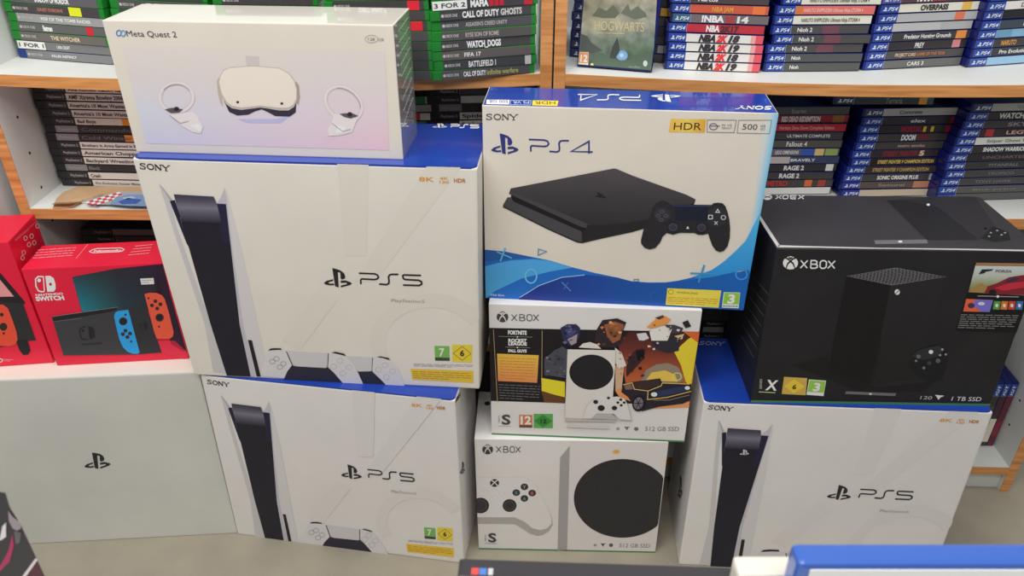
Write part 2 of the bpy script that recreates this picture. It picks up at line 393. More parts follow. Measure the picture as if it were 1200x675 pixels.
# ---- console boxes with a blue lid
UPQ = [(154, 185), (560, 196), (566, 457), (223, 435)]
def blue_lid_box(c, label, quad, pads, warn, side_logo=False, top_word=False, mw=None):
    root, fr, tp, rt, lf = carton('game_console_box', c, [mw or MW]*6, label, 'box', .003, topcut=.0015)
    l = lid(c, root, MB); l['label'] = 'glossy blue lid panel'
    wp = homog(UPQ, quad)
    z3, z2, z5, z6, z7 = zoom(150, 180, 7.5), zoom(230, 380, 7.5), zoom(300, 390, 6.667), zoom(370, 300, 7.5), zoom(440, 380, 8.436)
    A = lambda base=0: Art(fr, root, wp, base)
    a = A(); ft = (205, 200, 191.7) if not mw else (202.6, 199.6, 198.6)
    a.poly([(395, 192), (432, 193), (430, 300), (404, 300)], ft, 0); a.poly([(500, 195), (540, 196), (440, 330), (415, 330)], ft, 0); a.done('background_pattern'); a = A()
    a.poly([(330, 400), (372, 340), (395, 352), (352, 410)], ft, 0)
    a.ring((505, 400), 62, 48, 17, ft, 0, a0=150, a1=330)
    a.done('background_pattern')
    a = A(); sony(a, (164, 197.6), (35.5, 2.9), (-1.0, -6.6), 1.15, INK); a.done('brand_lettering')
    # console picture
    a = A()
    a.poly([(186, 214.4), (193, 222), (199.5, 233), (206, 262), (247, 380), (265, 438), (250, 436), (240, 380), (205, 275)], (184, 182, 184), 0)
    a.poly([(186, 214.4), (193, 222), (202.5, 234.5), (200, 236)], (160, 158, 164), 1)
    a.poly([(265, 221), (285, 300), (300, 370), (316, 442), (298, 442), (283, 380), (270, 290)], (196, 193, 196), 0)
    a.poly([(254, 238), (259, 231), (263.3, 219.7), (266.5, 240), (272, 290), (285, 380), (300, 441), (293, 441), (281, 380), (264.7, 239)], (178, 175, 184), 1)
    a.poly([(199, 235.5), (204.8, 234), (209, 246), (219, 281), (247, 380), (266, 440), (294, 441), (281, 380), (265, 239), (254, 238.5), (240, 250), (212, 256)], (33, 31, 42), 2)
    a.poly([(199.3, 235.5), (204.8, 234), (222, 290), (219, 285)], (34, 32, 54), 3)
    a.poly([(254, 238.5), (264.7, 239), (270, 285), (262, 285)], (36, 34, 58), 3)
    a.poly([(204, 227.3), (250.7, 230), (255, 240), (260, 262), (214, 260), (208, 243)], None, 4, grad('console_crown', [(0, (33, 31, 42)), (.35, (84, 82, 98)), (.55, (112, 109, 122)), (.8, (74, 72, 88)), (1, (54, 52, 64))]))
    a.poly([(290.7, 398), (295.3, 398.4), (305.8, 441), (301, 441)], (34, 32, 34), 3)
    a.done('console_picture', 'picture of a tall black and white console')
    # controllers
    for kind in pads:
        a = A(1) if not callable(kind) else Art(fr, root, None, 1)
        zz = z5 if kind in (1, 2) else kind
        wht, drk, oln = (200, 197, 200), (42, 42, 56), (126, 124, 130)
        if kind != 2:
            a.poly(zz((85, 155), (100, 136), (200, 130), (238, 142), (285, 250), (220, 352), (35, 335)), wht, 1)
            a.poly(zz((98, 137), (112, 121), (150, 117), (195, 119), (202, 131), (150, 131)), (34, 32, 34), 2)
            a.poly(zz((240, 137), (565, 157), (562, 255), (545, 272), (320, 260), (290, 246)), (190, 188, 191), 2)
            a.poly(zz((283, 250), (300, 258), (545, 273), (563, 268), (605, 305), (680, 390), (215, 370), (245, 300)), drk, 2)
            a.line(zz((238, 142), (285, 250)), .9, (50, 50, 58), 3); a.line(zz((566, 157), (561, 268)), .9, (50, 50, 58), 3)
            a.poly(zz((570, 167), (600, 152), (705, 178), (770, 250), (840, 400), (680, 390), (605, 302), (564, 265)), wht, 3)
            a.poly(zz((593, 152), (620, 144), (690, 160), (706, 179), (650, 165)), (34, 32, 34), 4)
            for cx, cy in ((162, 200), (128, 222), (215, 238), (188, 265)): a.ring(zz((cx, cy))[0], 3.2, 2.6, .45, oln, 3, n=14)
            for cx, cy in ((660, 215), (610, 260), (728, 268), (680, 312)): a.ring(zz((cx, cy))[0], 3.4, 3, .4, (160, 157, 162), 4, n=14)
        else:
            a.poly(zz((708, 180), (910, 190), (905, 300), (785, 300)), (190, 188, 191), 0)
            a.poly(zz((795, 302), (905, 298), (1015, 402), (838, 402)), drk, 0)
            a.line(zz((912, 192), (907, 300)), .9, (50, 50, 58), 1)
            a.poly(zz((915, 197), (945, 184), (1050, 207), (1120, 290), (1165, 420), (1020, 410), (908, 290)), wht, 1)
            a.poly(zz((943, 186), (970, 181), (1035, 193), (1050, 212), (995, 196)), (34, 32, 34), 2)
            for cx, cy in ((1010, 250), (958, 285), (1068, 298), (1020, 345)): a.ring(zz((cx, cy))[0], 3.4, 3, .4, (160, 157, 162), 2, n=14)
        a.done('controller_picture', 'picture of a white controller')
    a = A(); ps_symbol(a, z6((72, 270))[0], (33, 1.2), (-.4, -22.5), INK); a.done('emblem')
    a = A(); word_ps(a, z6, 5, 2.05, INK); a.done('wordmark')
    a = A(); a.text('PlayStation5', z6((665, 402))[0], z6((957, 412))[0], 3.6, (140, 134, 130)); a.done('lettering')
    a = A(); gold = (196, 140, 62)
    a.text('8K', (491, 212.3), (509, 212.8), 5, gold, bold=.02); a.text('4K', (515, 210.5), (526, 210.8), 3.4, gold, bold=.02); a.text('120', (515, 214.6), (526, 215), 3, gold, bold=.03)
    a.text('HDR', (532, 213.6), (546, 214), 4.6, (170, 110, 40), bold=.03); a.done('lettering', 'small gold format marks')
    if warn:
        a = A()
        a.poly(z7((583, 212), (730, 215), (735, 360), (590, 358)), (112, 168, 82)); a.poly(z7((589, 326), (734, 330), (735, 360), (590, 358)), (60, 70, 58), 1)
        a.text('7', z7((630, 312))[0], z7((682, 313))[0], 9, (236, 240, 232), 2, bold=.03); a.done('rating_label', 'green age label')
        a = A(); a.poly(z7((755, 200), (958, 204), (955, 378), (758, 370)), (226, 190, 64)); a.line(z7((768, 285), (858, 218), (945, 287), (858, 355)), .7, (150, 118, 40), 1, closed=True)
        a.text('6', z7((836, 310))[0], z7((878, 311))[0], 6.4, (50, 44, 34), 2, bold=.03); a.done('rating_label', 'yellow age label')
        a = A(); a.lines(*z7((375, 385), (965, 395), (965, 435), (380, 415)), 3, .5, (150, 146, 158)); a.done('small_print')
        a = A(); a.poly(z7((345, 438), (970, 460), (968, 580), (365, 546)), (226, 178, 62)); a.lines(*z7((368, 455), (950, 475), (950, 565), (375, 535)), 4, .6, (160, 116, 40)); a.done('warning_label', 'yellow warning label')
    if side_logo:
        u = rt; q = lambda x, y: (x, y)
        a = Art(rt, root); ps_symbol(a, (538.8, 557), (5.5, -3), (.8, -15), INK); a.done('emblem'); a = Art(rt, root); sony(a, (533.5, 472), (6.5, -9), (-1.2, -2.6), .8, INK); a.done('brand_lettering')
    if top_word:
        a = Art(tp, root); ps_symbol(a, (506.5, 150.3), (17.5, -.3), (.5, -5.6), (226, 230, 238)); a.done('emblem')
        a = Art(tp, root); f = frame((527.5, 150), (34, .2), (.6, -4.2))
        word_ps(a, lambda *p: f(*[((x-380)/560, 1-(y-150)/105) for x, y in p]), 5, 1.1, (222, 226, 236)); a.done('wordmark')
    return root, fr, tp, rt, lf
zc = zoom(300, 580, 7.5)
fz = homog([(85, 155), (566, 157), (840, 400), (240, 300), ], [(455, 262), (912, 300), (1165, 520), (600, 410)])
LOPAD = lambda *ps: zc(*[fz(p) for p in ps])
LO = blue_lid_box(C_LO, 'white console box with blue lid on the floor, under a matching box', [(236, 440), (532, 468), (540.5, 660), (278.6, 627)], [LOPAD], True, side_logo=True, mw=MC)
UP = blue_lid_box(C_UP, 'white console box with blue lid, upper of two, carrying the headset box', UPQ, [2, 1], True, top_word=True)
fz2 = homog([(85, 155), (200, 128), (285, 250), (100, 300)], [(888, 649), (913, 645.5), (924, 664), (886, 668)])
RTPAD = lambda *ps: [fz2(p) for p in ps]
RT = blue_lid_box(C_RT, 'white console box with blue lid on the floor, under the black box', [(825, 470), (1163.7, 483), (1094, 683), (796, 660)], [RTPAD], True, mw=MC)
a = Art(RT[2], RT[0]); zz = zoom(790, 340, 5.192); sony(a, zz((150, 332))[0], (29, 1), (1.2, -3.8), .8, (160, 172, 205)); a.done('brand_lettering')
a = Art(RT[4], RT[0]); ps_symbol(a, (794.5, 585), (5, -1), (1.2, -28), INK); a.done('emblem')
a = Art(RT[1], RT[0]); zz = zoom(810, 490, 3.754); ps_symbol(a, zz((212, 160))[0], (11, -.5), (.6, -6.5), (196, 194, 200), 8); a.done('emblem')

# ---- plain pale box with only an emblem
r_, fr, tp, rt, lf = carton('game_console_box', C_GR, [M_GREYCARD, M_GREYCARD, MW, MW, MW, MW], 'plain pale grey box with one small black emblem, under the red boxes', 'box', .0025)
a = Art(fr, r_); zz = zoom(0, 420, 2.647); ps_symbol(a, zz((262, 345))[0], (31, -2.2), (-.8, -19.5), INK); a.done('emblem')

# ---- headset box
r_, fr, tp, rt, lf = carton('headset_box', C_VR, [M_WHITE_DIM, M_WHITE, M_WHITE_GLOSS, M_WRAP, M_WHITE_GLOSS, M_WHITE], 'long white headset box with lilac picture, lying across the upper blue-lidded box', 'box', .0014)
v2, v1, v3 = zoom(120, 0, 3.158), zoom(180, 60, 7.5), zoom(320, 60, 7.5)
a = Art(fr, r_)
a.poly(v2((70, 165), (1045, 190), (1062, 556), (160, 530)), None, 0, grad('lilac_panel', [(0, (186, 186, 205)), (.35, (190, 192, 204)), (.7, (197, 190, 190)), (1, (200, 193, 188))], 1, stops2=[(0, (214, 178, 188)), (.35, (204, 186, 196)), (.7, (198, 190, 190)), (1, (198, 190, 186))])); a.done('picture_panel')
a = Art(fr, r_, base=1); hw = (212, 202, 192)
a.poly(v2((530, 206), (580, 208), (582, 244), (534, 242)), (184, 177, 174), 0)
a.poly(v2((424, 300), (432, 285), (442, 330), (446, 395), (436, 380), (428, 345)), (176, 160, 150), 0); a.poly(v2((716, 300), (728, 315), (732, 360), (726, 388), (716, 380)), (158, 142, 134), 0)
a.poly(v2((500, 440), (640, 440), (700, 425), (660, 455), (540, 455)), (170, 168, 204), 0)
a.poly(v2((450, 372), (475, 396), (520, 402), (590, 395), (650, 404), (718, 380), (716, 415), (694, 431), (640, 429), (612, 414), (590, 404), (566, 411), (540, 424), (500, 427), (470, 414)), (50, 46, 62), 1)
a.poly(v2((430, 305), (436, 280), (448, 258), (472, 248), (560, 242), (655, 250), (690, 268), (712, 295), (722, 330), (722, 370), (710, 395), (690, 408), (655, 408), (620, 402), (585, 397), (548, 402), (515, 406), (480, 400), (458, 384), (440, 350)), (176, 166, 160), 2)
a.poly(v2((433, 305), (439, 281), (450, 261), (473, 251), (560, 245), (654, 253), (688, 271), (709, 297), (719, 331), (718, 366), (706, 388), (688, 398), (655, 398), (620, 394), (585, 390), (548, 394), (515, 397), (482, 391), (462, 377), (444, 347)), hw, 3)
for p in ((502, 377), (665, 382)): a.ell(v2(p)[0], 1.7, 1.5, (60, 52, 50), 4)
a.done('headset_picture', 'picture of a white headset')
for cen, rx, ry, rot, hand, cres in (((275, 360), 62, 54, 0, ((290, 418), (335, 415), (352, 430), (374, 468), (366, 494), (335, 488), (300, 468), (250, 425)), ((232, 404), (258, 398), (280, 400), (300, 404), (285, 416), (255, 417))),
                                     ((893, 383), 74, 56, 38, ((858, 420), (945, 436), (932, 470), (925, 488), (880, 500), (838, 503), (834, 478), (850, 455)), ((878, 420), (905, 418), (930, 420), (948, 428), (920, 438), (895, 432)))):
    a = Art(fr, r_, base=1)
    a.ring(v2(cen)[0], rx/3.158-.4, ry/3.158-.4, 5.2, (190, 179, 184), 0, rot); a.ring(v2(cen)[0], rx/3.158, ry/3.158, 3.2, (206, 197, 199), 1, rot)
    a.ring(v2(cen)[0], rx/3.158-1.6, ry/3.158-1.6, 1.0, (160, 148, 154), 2, rot, a0=215, a1=330)
    a.poly(v2(*hand), (208, 200, 202), 2); a.poly(v2(*[(x*.35+hand[4][0]*.65, y*.35+hand[4][1]*.65-8) for x, y in hand]), (222, 214, 214), 3)
    a.poly(v2(*cres), (84, 76, 80), 3); c0 = v2(((cres[1][0]+cres[4][0])/2+4, cres[1][1]+4))[0]; a.ell(c0, 3, 2.6, (44, 38, 42), 4)
    a.line(v2(hand[-1], (hand[-1][0]+40, hand[-1][1]+30), (hand[-1][0]+70, hand[-1][1]+22)), .7, (150, 140, 146), 4)
    a.done('controller_picture', 'picture of a white ring controller')
a = Art(fr, r_); a.ring(v2((61, 122))[0], 2.6, 3.3, 1.2, (58, 110, 170), 1, n=18); a.ring(v2((77, 123))[0], 2.6, 3.3, 1.2, (84, 140, 196), 2, n=18); a.done('emblem')
a = Art(fr, r_); a.text('Meta Quest 2', v2((92, 134))[0], v2((277, 138))[0], 7, (62, 58, 62)); a.done('lettering')
a = Art(fr, r_); a.text('128', v2((984, 149.5))[0], v2((1008, 150.5))[0], 3.4, (110, 104, 104)); a.text('GB', v2((1020, 151))[0], v2((1042, 152))[0], 3.4, (130, 124, 122)); a.ring(v2((996, 144))[0], 7.6, 4.4, .5, (140, 134, 132), 1); a.done('lettering')
a = Art(rt, r_); a.lines((466, 30), (478, 14), (484, 120), (474, 150), 9, .7, (224, 222, 218), jag=False); a.done('small_print')

# ---- blue and white slim console box
r_, fr, tp, rt, lf = carton('game_console_box', C_P4, [M_WHITE_DIM, M_BLUE, M_BLUE, M_BLUE, M_BLUE, M_BLUE], 'white and blue box with slim flat black console, topmost of the middle stack', 'box', .0012)
zA, zB, zC, zD, zE, zF = zoom(560, 95, 6.667), zoom(740, 95, 6.667), zoom(580, 180, 5.625), zoom(730, 220, 7.5), zoom(565, 280, 7.5), zoom(720, 280, 7.5)
P4B = (48, 52, 112)
a = Art(fr, r_)
a.poly(zE((5, 92), (200, 110), (400, 150), (600, 190), (800, 250), (1000, 300), (1195, 340))+zF((150, 371), (300, 382), (450, 381), (560, 366), (680, 338), (860, 270), (960, 200), (1060, 110), (1150, 20))+[(893, 245), (915, 250), (880, 380), (560, 360)], (32, 98, 178), 0)
a.poly(zE((5, 92), (200, 110), (400, 150), (450, 162), (250, 170), (5, 200)), (40, 84, 150), 1)
a.poly(zE((5, 245), (120, 215), (250, 188), (450, 176), (600, 192), (800, 250), (600, 285), (350, 345), (110, 458), (20, 535), (0, 535)), None, 1, grad('wave_light', [(0, (70, 150, 196)), (1, (72, 150, 208))]))
a.poly(zE((330, 512), (500, 408), (700, 335), (900, 314), (1195, 340))+zF((150, 373), (300, 386), (450, 385), (600, 367), (760, 350), (1000, 310), (1180, 268), (1300, 640))+[(880, 385), (600, 372)], None, 2, grad('wave_navy', [(0, (34, 46, 122)), (.5, (28, 74, 150)), (1, (26, 92, 170))], 0))
a.line(zE((330, 512), (500, 408), (700, 335), (900, 314)), .8, (150, 190, 222), 3)
a.poly(zF((690, 335), (860, 270), (960, 200), (1060, 110), (1150, 20))+[(893, 245), (915, 240), (880, 330)]+zF((1180, 262), (1000, 302), (850, 335), (740, 348)), None, 1, grad('wave_cyan', [(0, (40, 130, 200)), (1, (74, 164, 216))]))
a.poly([(860, 330), (872, 292), (880, 262), (886, 225), (891, 175), (896, 125), (925, 125), (905, 240), (885, 330)], None, 0, grad('wave_fade', [(0, (201, 194, 184)), (.45, (186, 195, 198)), (.8, (140, 184, 208)), (1, (110, 170, 204))], 0))
a.done('wave_pattern', 'blue printed waves')
def sym(*calls):
    s = Art(fr, r_, base=4)
    for m, *args in calls: getattr(s, m)(*args[:-1], **args[-1])
    s.done('printed_symbol')
N_ = {}
sym(('ring', zE((430, 325))[0], 6.6, 8, 1.9, (96, 170, 214), 0, N_))
sym(('line', zE((495, 85), (568, 108), (492, 140)), 1, (70, 120, 160), 0, dict(closed=True)))
sym(('line', zE((160, 195), (205, 75)), 1.8, (90, 165, 208), 0, N_), ('line', zE((130, 110), (262, 165)), 1.5, (96, 165, 208), 1, N_))
sym(('line', zE((700, 378), (780, 455)), 1.4, (74, 120, 180), 0, N_), ('line', zE((755, 380), (718, 440)), 1.2, (60, 104, 170), 1, N_))
sym(('line', zF((665, 298), (868, 305)), 2, (64, 140, 184), 0, N_), ('line', zF((790, 225), (738, 380)), 2.2, (60, 134, 186), 1, N_))
sym(('ring', zF((1115, 308))[0], 6.6, 6, 1.6, (60, 140, 204), 0, N_))
sym(('ring', zF((345, 495))[0], 4, 4, 1, (50, 96, 164), 0, dict(a0=120, a1=300)))
sym(('line', zF((172, 352), (212, 352), (212, 372), (172, 372)), .8, (60, 110, 160), 0, dict(closed=True)))
a = Art(fr, r_, base=1)
a.poly(zC((82, 288), (120, 285), (580, 492), (640, 470), (575, 590), (545, 587), (500, 568), (340, 496), (55, 352), (52, 340)), (66, 64, 69), 0)
a.poly(zC((52, 352), (340, 494), (530, 580), (575, 590), (575, 583), (530, 570), (345, 488), (55, 344)), (40, 39, 41), 1)
a.poly(zC((108, 266), (612, 470), (602, 495), (580, 515), (125, 315), (106, 288)), (26, 25, 28), 1)
a.poly(zC((570, 490), (800, 400))+[(815, 234), (813, 240), (768, 264), (740, 272)]+zC((700, 560), (575, 590)), (36, 35, 38), 1)
a.poly(zC((92, 262), (105, 228), (780, 97), (800, 98), (905, 143))+[(804.7, 228), (815.3, 233.5), (812, 238), (768, 255), (730, 262)]+zC((610, 470), (600, 490), (560, 478)), None, 2, grad('console_top', [(0, (42, 41, 44)), (.5, (56, 54, 58)), (1, (74, 70, 74))]))
a.poly(zC((92, 262), (100, 246), (350, 350), (612, 462), (602, 490), (560, 478)), (64, 62, 66), 3)
ps_symbol(a, zC((665, 285))[0], (13, 1.5), (-3, -6), (26, 25, 28), 4); a.done('console_picture', 'picture of a flat black console')
a = Art(fr, r_, base=4)
a.poly(zD((245, 230), (258, 175), (280, 145), (300, 125), (350, 108), (385, 120), (420, 148), (600, 146), (780, 148), (795, 133), (835, 128), (875, 134), (900, 160), (920, 215), (935, 280), (942, 360), (938, 440), (920, 510), (885, 553), (850, 563), (815, 548), (785, 505), (762, 445), (748, 400), (700, 412), (660, 410), (630, 395), (500, 393), (440, 410), (385, 395), (350, 425), (325, 480), (285, 525), (235, 540), (190, 525), (160, 490), (158, 455), (180, 365), (215, 285)), (38, 37, 41), 0)
a.poly(zD((452, 158), (745, 163), (738, 292), (462, 285)), (26, 30, 46), 1); a.poly(zD((430, 150), (775, 152), (770, 165), (435, 160)), (46, 54, 88), 2)
a.ell(zD((345, 235))[0], 9.5, 8.6, (48, 46, 54), 1); a.ell(zD((825, 250))[0], 13, 11.5, (44, 43, 50), 1)
for p in ((440, 342), (690, 347)): a.ell(zD(p)[0], 7, 6.2, (30, 29, 34), 2); a.ell(zD(p)[0], 5.4, 4.8, (64, 62, 72), 3); a.ell(zD(p)[0], 3.6, 3.2, (50, 49, 58), 4)
for p in ((342, 208), (308, 240), (378, 243), (333, 278)): a.ell(zD(p)[0], 2.9, 2.2, (76, 74, 82), 2, n=12); a.ell(zD(p)[0], 1.6, 1.2, (50, 48, 54), 3, n=12)
a.line(zD((832, 185), (848, 213), (815, 213)), .9, (190, 190, 190), 2, closed=True); a.line(zD((752, 238), (785, 238), (785, 270), (752, 270)), .9, (196, 196, 196), 2, closed=True)
a.ring(zD((882, 258))[0], 2.6, 2.4, .9, (180, 180, 184), 2, n=14); a.line(zD((803, 292), (830, 320)), .9, (180, 180, 184), 2); a.line(zD((830, 292), (803, 320)), .9, (180, 180, 184), 2)
a.poly(zD((555, 356), (568, 333), (582, 356)), (205, 205, 208), 3); a.done('controller_picture', 'picture of a black controller')
a = Art(fr, r_); sony(a, zA((62, 300))[0], (37.5, .6), (-.2, -6.6), 1.0, (58, 54, 58)); a.done('brand_lettering')
a = Art(fr, r_); ps_symbol(a, zA((103, 570))[0], (32.5, .3), (0, -24.5), P4B); a.done('emblem')
a = Art(fr, r_); zs = lambda *p: zA(*[((x-380)*.905+398, (y-150)*.98+455) for x, y in p]); word_ps(a, zs, 4, 1.9, P4B)
a.line(zA((897, 553), (728, 549), (868, 470), (868, 566)), 1.9, P4B, 1); a.done('wordmark')
a = Art(fr, r_); a.poly(zB((308, 293), (582, 297), (572, 402), (290, 398)), None, 0, grad('gold_badge', [(0, (214, 168, 74)), (.5, (226, 184, 90)), (1, (200, 146, 56))], 0)); a.text('HDR', zB((328, 380))[0], zB((543, 382))[0], 8.6, (60, 44, 26), 1); a.done('badge', 'gold badge')
a = Art(fr, r_); a.line(zB((592, 302), (820, 305), (800, 402), (590, 398)), .7, (104, 104, 112), 1, closed=True); a.ring(zB((640, 355))[0], 4.6, 3.6, 1, (90, 88, 110), 1); a.line(zB((612, 350), (690, 350)), 1, (90, 88, 110), 1)
a.text('PS VR', zB((705, 352))[0], zB((785, 353))[0], 2.4, (110, 108, 116)); a.text('READY', zB((705, 374))[0], zB((785, 375))[0], 2.4, (110, 108, 116)); a.done('badge', 'outlined badge')
a = Art(fr, r_); a.line(zB((838, 305), (1095, 305), (1078, 410), (825, 405)), .7, (110, 112, 120), 1, closed=True); a.text('500', zB((864, 378))[0], zB((980, 380))[0], 6.6, (66, 64, 78), 1); a.text('GB', zB((1006, 358))[0], zB((1046, 359))[0], 2.6, (80, 78, 88)); a.text('GO', zB((1006, 382))[0], zB((1042, 383))[0], 2.6, (80, 78, 88)); a.done('badge', 'outlined badge')
a = Art(fr, r_, base=4); a.poly(zF((465, 430), (938, 450), (915, 602), (450, 575)), (232, 196, 76)); a.ring(zF((495, 462))[0], 3, 2.6, .7, (170, 130, 40), 1, n=12); a.text('WARNUNG', zF((545, 475))[0], zF((730, 484))[0], 2.4, (130, 96, 30)); a.lines(*zF((470, 500), (915, 520), (900, 590), (460, 565)), 4, .6, (186, 120, 46)); a.done('warning_label', 'yellow warning label')
a = Art(fr, r_, base=4); a.poly(zF((960, 465), (1105, 468), (1090, 606), (943, 600)), (226, 230, 222)); a.poly(zF((966, 469), (1101, 472), (1090, 572), (953, 568)), (132, 182, 62), 1); a.text('3', zF((990, 560))[0], zF((1052, 562))[0], 10, (240, 244, 236), 2, bold=.04); a.lines(*zF((952, 575), (1085, 578), (1083, 600), (948, 596)), 1, 1.2, (90, 120, 60), jag=False); a.done('rating_label', 'green age label')
a = Art(fr, r_, base=4); a.text('PS4 Slim', zE((78, 498))[0], zE((195, 500))[0], 2.4, (206, 220, 236)); a.done('lettering')
# lid print reads from the other side
wt = (226, 230, 238)
a = Art(tp, r_); a.poly(zA((68, 147), (248, 148), (243, 185), (66, 181)), (232, 234, 238)); a.text('500 GB', zA((235, 152))[0], zA((90, 151))[0], 2.9, (60, 74, 130), up=(0, 3)); a.done('badge', 'white badge')
a = Art(tp, r_); a.line(zA((256, 153), (416, 155), (410, 190), (252, 187)), .7, (150, 166, 214), 1, closed=True); a.text('PS VR', zA((400, 160))[0], zA((275, 159))[0], 2.8, (200, 208, 230), up=(0, 2.8)); a.done('badge', 'blue badge')
a = Art(tp, r_); a.poly(zA((428, 152), (630, 155), (620, 197), (424, 191)), (236, 190, 70)); a.text('HDR', zA((605, 161))[0], zA((445, 158))[0], 3.6, (80, 60, 24), up=(0, 3.6)); a.done('badge', 'gold badge')
a = Art(tp, r_); ps_symbol(a, zB((385, 108))[0], (-35, -.4), (-.6, 8.8), wt); a.done('emblem')
a = Art(tp, r_); f = frame(zB((82, 105))[0], (-75, .2), (-.8, 7.2)); zs = lambda *p: f(*[((x-380)/500, 1-(y-150)/105) for x, y in p])
word_ps(a, zs, 4, 1.2, wt); a.line(f((1, .02), (.70, .04), (.95, .95), (.95, -.1)), 1.2, wt, 1); a.done('wordmark')
a = Art(tp, r_); sony(a, zB((1100, 200))[0], (-41, -.6), (-1.2, 3.6), 1.0, wt); a.done('brand_lettering')

# ---- games bundle box and the plain white small console box below it
M_GREEN = paint((66, 118, 74), .5)
def base_strip(root, fr, c, h=.0036):
    b, r = c['FBL'], c['FBR']; a = Art(fr, root)
    w = fr.loc(r)[0]; a.polys.append(([[(0, 0), (w, 0), (w, h), (0, h)]], [(0, 1, 2, 3)], M_GREEN, 1)); a.done('base_strip', 'thin green strip along the lower edge')
r_, fr, tp, rt, lf = carton('game_console_box', C_FN, [MC, MC, M_DARK, MC, MC, MC], 'white box with dark and yellow game artwork and orange panel, middle of its stack', 'box', .0012)
zG, zH, zI, zJ, zK = zoom(565, 355, 9.23), zoom(690, 355, 7.943), zoom(570, 425, 7.5), zoom(680, 430, 7.5), zoom(550, 340, 3.75)
a = Art(fr, r_)
a.poly([(570, 384), (825, 388.8), (806.5, 472), (755, 473), (662, 472.3), (570, 469.5)], (30, 26, 30), 0)
a.poly(zK((655, 240), (700, 182), (1012, 182), (968, 505), (720, 500), (690, 420)), None, 1, grad('ember_backdrop', [(0, (206, 120, 66)), (.45, (160, 78, 48)), (.75, (98, 46, 40)), (1, (58, 32, 34))]))
a.poly(zK((900, 270), (960, 215), (1012, 182), (972, 430), (950, 400), (930, 330)), (226, 190, 52), 2); a.poly(zK((940, 182), (1012, 182), (1005, 230), (985, 215)), (196, 96, 44), 3)
a.poly(zK((640, 440), (740, 400), (975, 420), (962, 515), (800, 520), (660, 470)), (214, 142, 88), 2)
a.poly(zK((316, 385), (420, 402), (420, 470), (380, 460), (318, 442)), (232, 196, 48), 2); a.poly(zK((316, 440), (420, 474), (420, 496), (330, 492)), (96, 60, 38), 2)
a.poly(zK((640, 330), (680, 330), (670, 430), (642, 440)), (196, 160, 132), 2)
a.done('artwork_panel', 'dark and yellow game artwork')
# loose stand-in shapes where the printed figures are
a = Art(fr, r_, base=4)
for pts, c in ((((330, 300), (375, 262), (410, 245), (432, 262), (430, 385), (330, 370)), (70, 72, 82)), (((345, 310), (380, 280), (420, 300), (400, 340)), (110, 112, 124)), (((400, 165), (430, 148), (470, 148), (487, 165), (484, 205), (462, 240), (440, 245), (412, 215)), (44, 46, 78)), (((420, 172), (455, 160), (470, 180), (440, 205)), (66, 70, 118)), (((430, 215), (475, 190), (470, 230), (448, 240)), (150, 138, 146)),
               (((545, 250), (560, 170), (585, 130), (650, 122), (690, 140), (670, 190), (672, 230), (640, 250)), (46, 36, 42)), (((592, 150), (640, 135), (680, 150), (662, 215), (630, 232), (605, 200)), (140, 84, 58)), (((610, 170), (650, 160), (655, 195), (625, 205)), (196, 138, 84)),
               (((480, 250), (500, 232), (530, 226), (560, 236), (580, 256)), (206, 200, 196)), (((640, 250), (670, 275), (690, 330), (660, 345), (642, 320)), (206, 196, 190)), (((690, 330), (720, 270), (775, 258), (765, 300), (720, 350), (690, 380)), (52, 34, 38)), (((730, 262), (765, 255), (770, 300), (740, 310)), (34, 34, 44)),
               (((735, 190), (775, 185), (790, 210), (765, 220), (745, 218)), (200, 196, 200)), (((778, 160), (820, 125), (862, 112), (888, 128), (860, 150), (800, 166)), (222, 140, 76)), (((815, 120), (850, 108), (860, 118), (835, 128)), (70, 60, 56)), (((790, 175), (850, 155), (890, 170), (870, 220), (800, 220)), (214, 208, 204)), (((800, 225), (860, 195), (925, 215), (920, 265), (870, 275), (815, 255)), (44, 42, 52)), (((860, 150), (900, 150), (940, 165), (930, 185), (880, 190)), (62, 58, 66)), (((935, 140), (960, 130), (975, 158), (950, 166)), (40, 38, 46)), (((900, 200), (945, 190), (930, 215)), (196, 180, 140))):
    a.poly(zK(*pts), c, 0 if c[0] < 60 else 1)
rs = random.Random(11)
for (x0, x1, y0, y1), cols in (((335, 425, 255, 375), ((58, 60, 70), (120, 122, 132), (84, 86, 98), (40, 40, 50))), ((405, 480, 155, 235), ((58, 62, 110), (96, 96, 130), (32, 32, 52), (150, 140, 150))), ((560, 680, 140, 245), ((86, 58, 50), (176, 112, 70), (52, 40, 44), (206, 160, 110))), ((655, 770, 265, 380), ((70, 44, 44), (30, 26, 34), (120, 84, 76), (170, 150, 140))), ((790, 940, 130, 270), ((206, 196, 190), (52, 48, 58), (196, 150, 104), (34, 32, 40), (230, 190, 150)))):
    for i in range(16):
        x, y, k = rs.uniform(x0, x1), rs.uniform(y0, y1), rs.uniform(3, 9); t = rs.uniform(0, 6.28)
        a.poly(zK(*[(x+k*rs.uniform(.6, 1.5)*math.cos(t+j*1.7), y+k*rs.uniform(.5, 1.1)*math.sin(t+j*1.7)) for j in range(4)][:4]), cols[i % len(cols)], 2)
a.done('artwork_shapes')
a = Art(fr, r_, base=4)
a.poly(zK((755, 400), (775, 350), (820, 325), (870, 318), (915, 335), (940, 375), (935, 400), (900, 410)), (136, 122, 108), 0); a.poly(zK((775, 395), (800, 360), (860, 350), (905, 370), (915, 400)), (216, 178, 78), 1); a.ring(zK((912, 378))[0], 5, 4.4, 1, (240, 206, 110), 2)
a.poly(zJ((375, 145), (445, 130), (700, 95), (720, 135), (860, 145), (975, 145), (980, 215), (965, 290), (900, 318), (690, 345), (600, 370), (545, 385), (480, 360), (420, 260), (360, 215)), (38, 34, 44), 2)
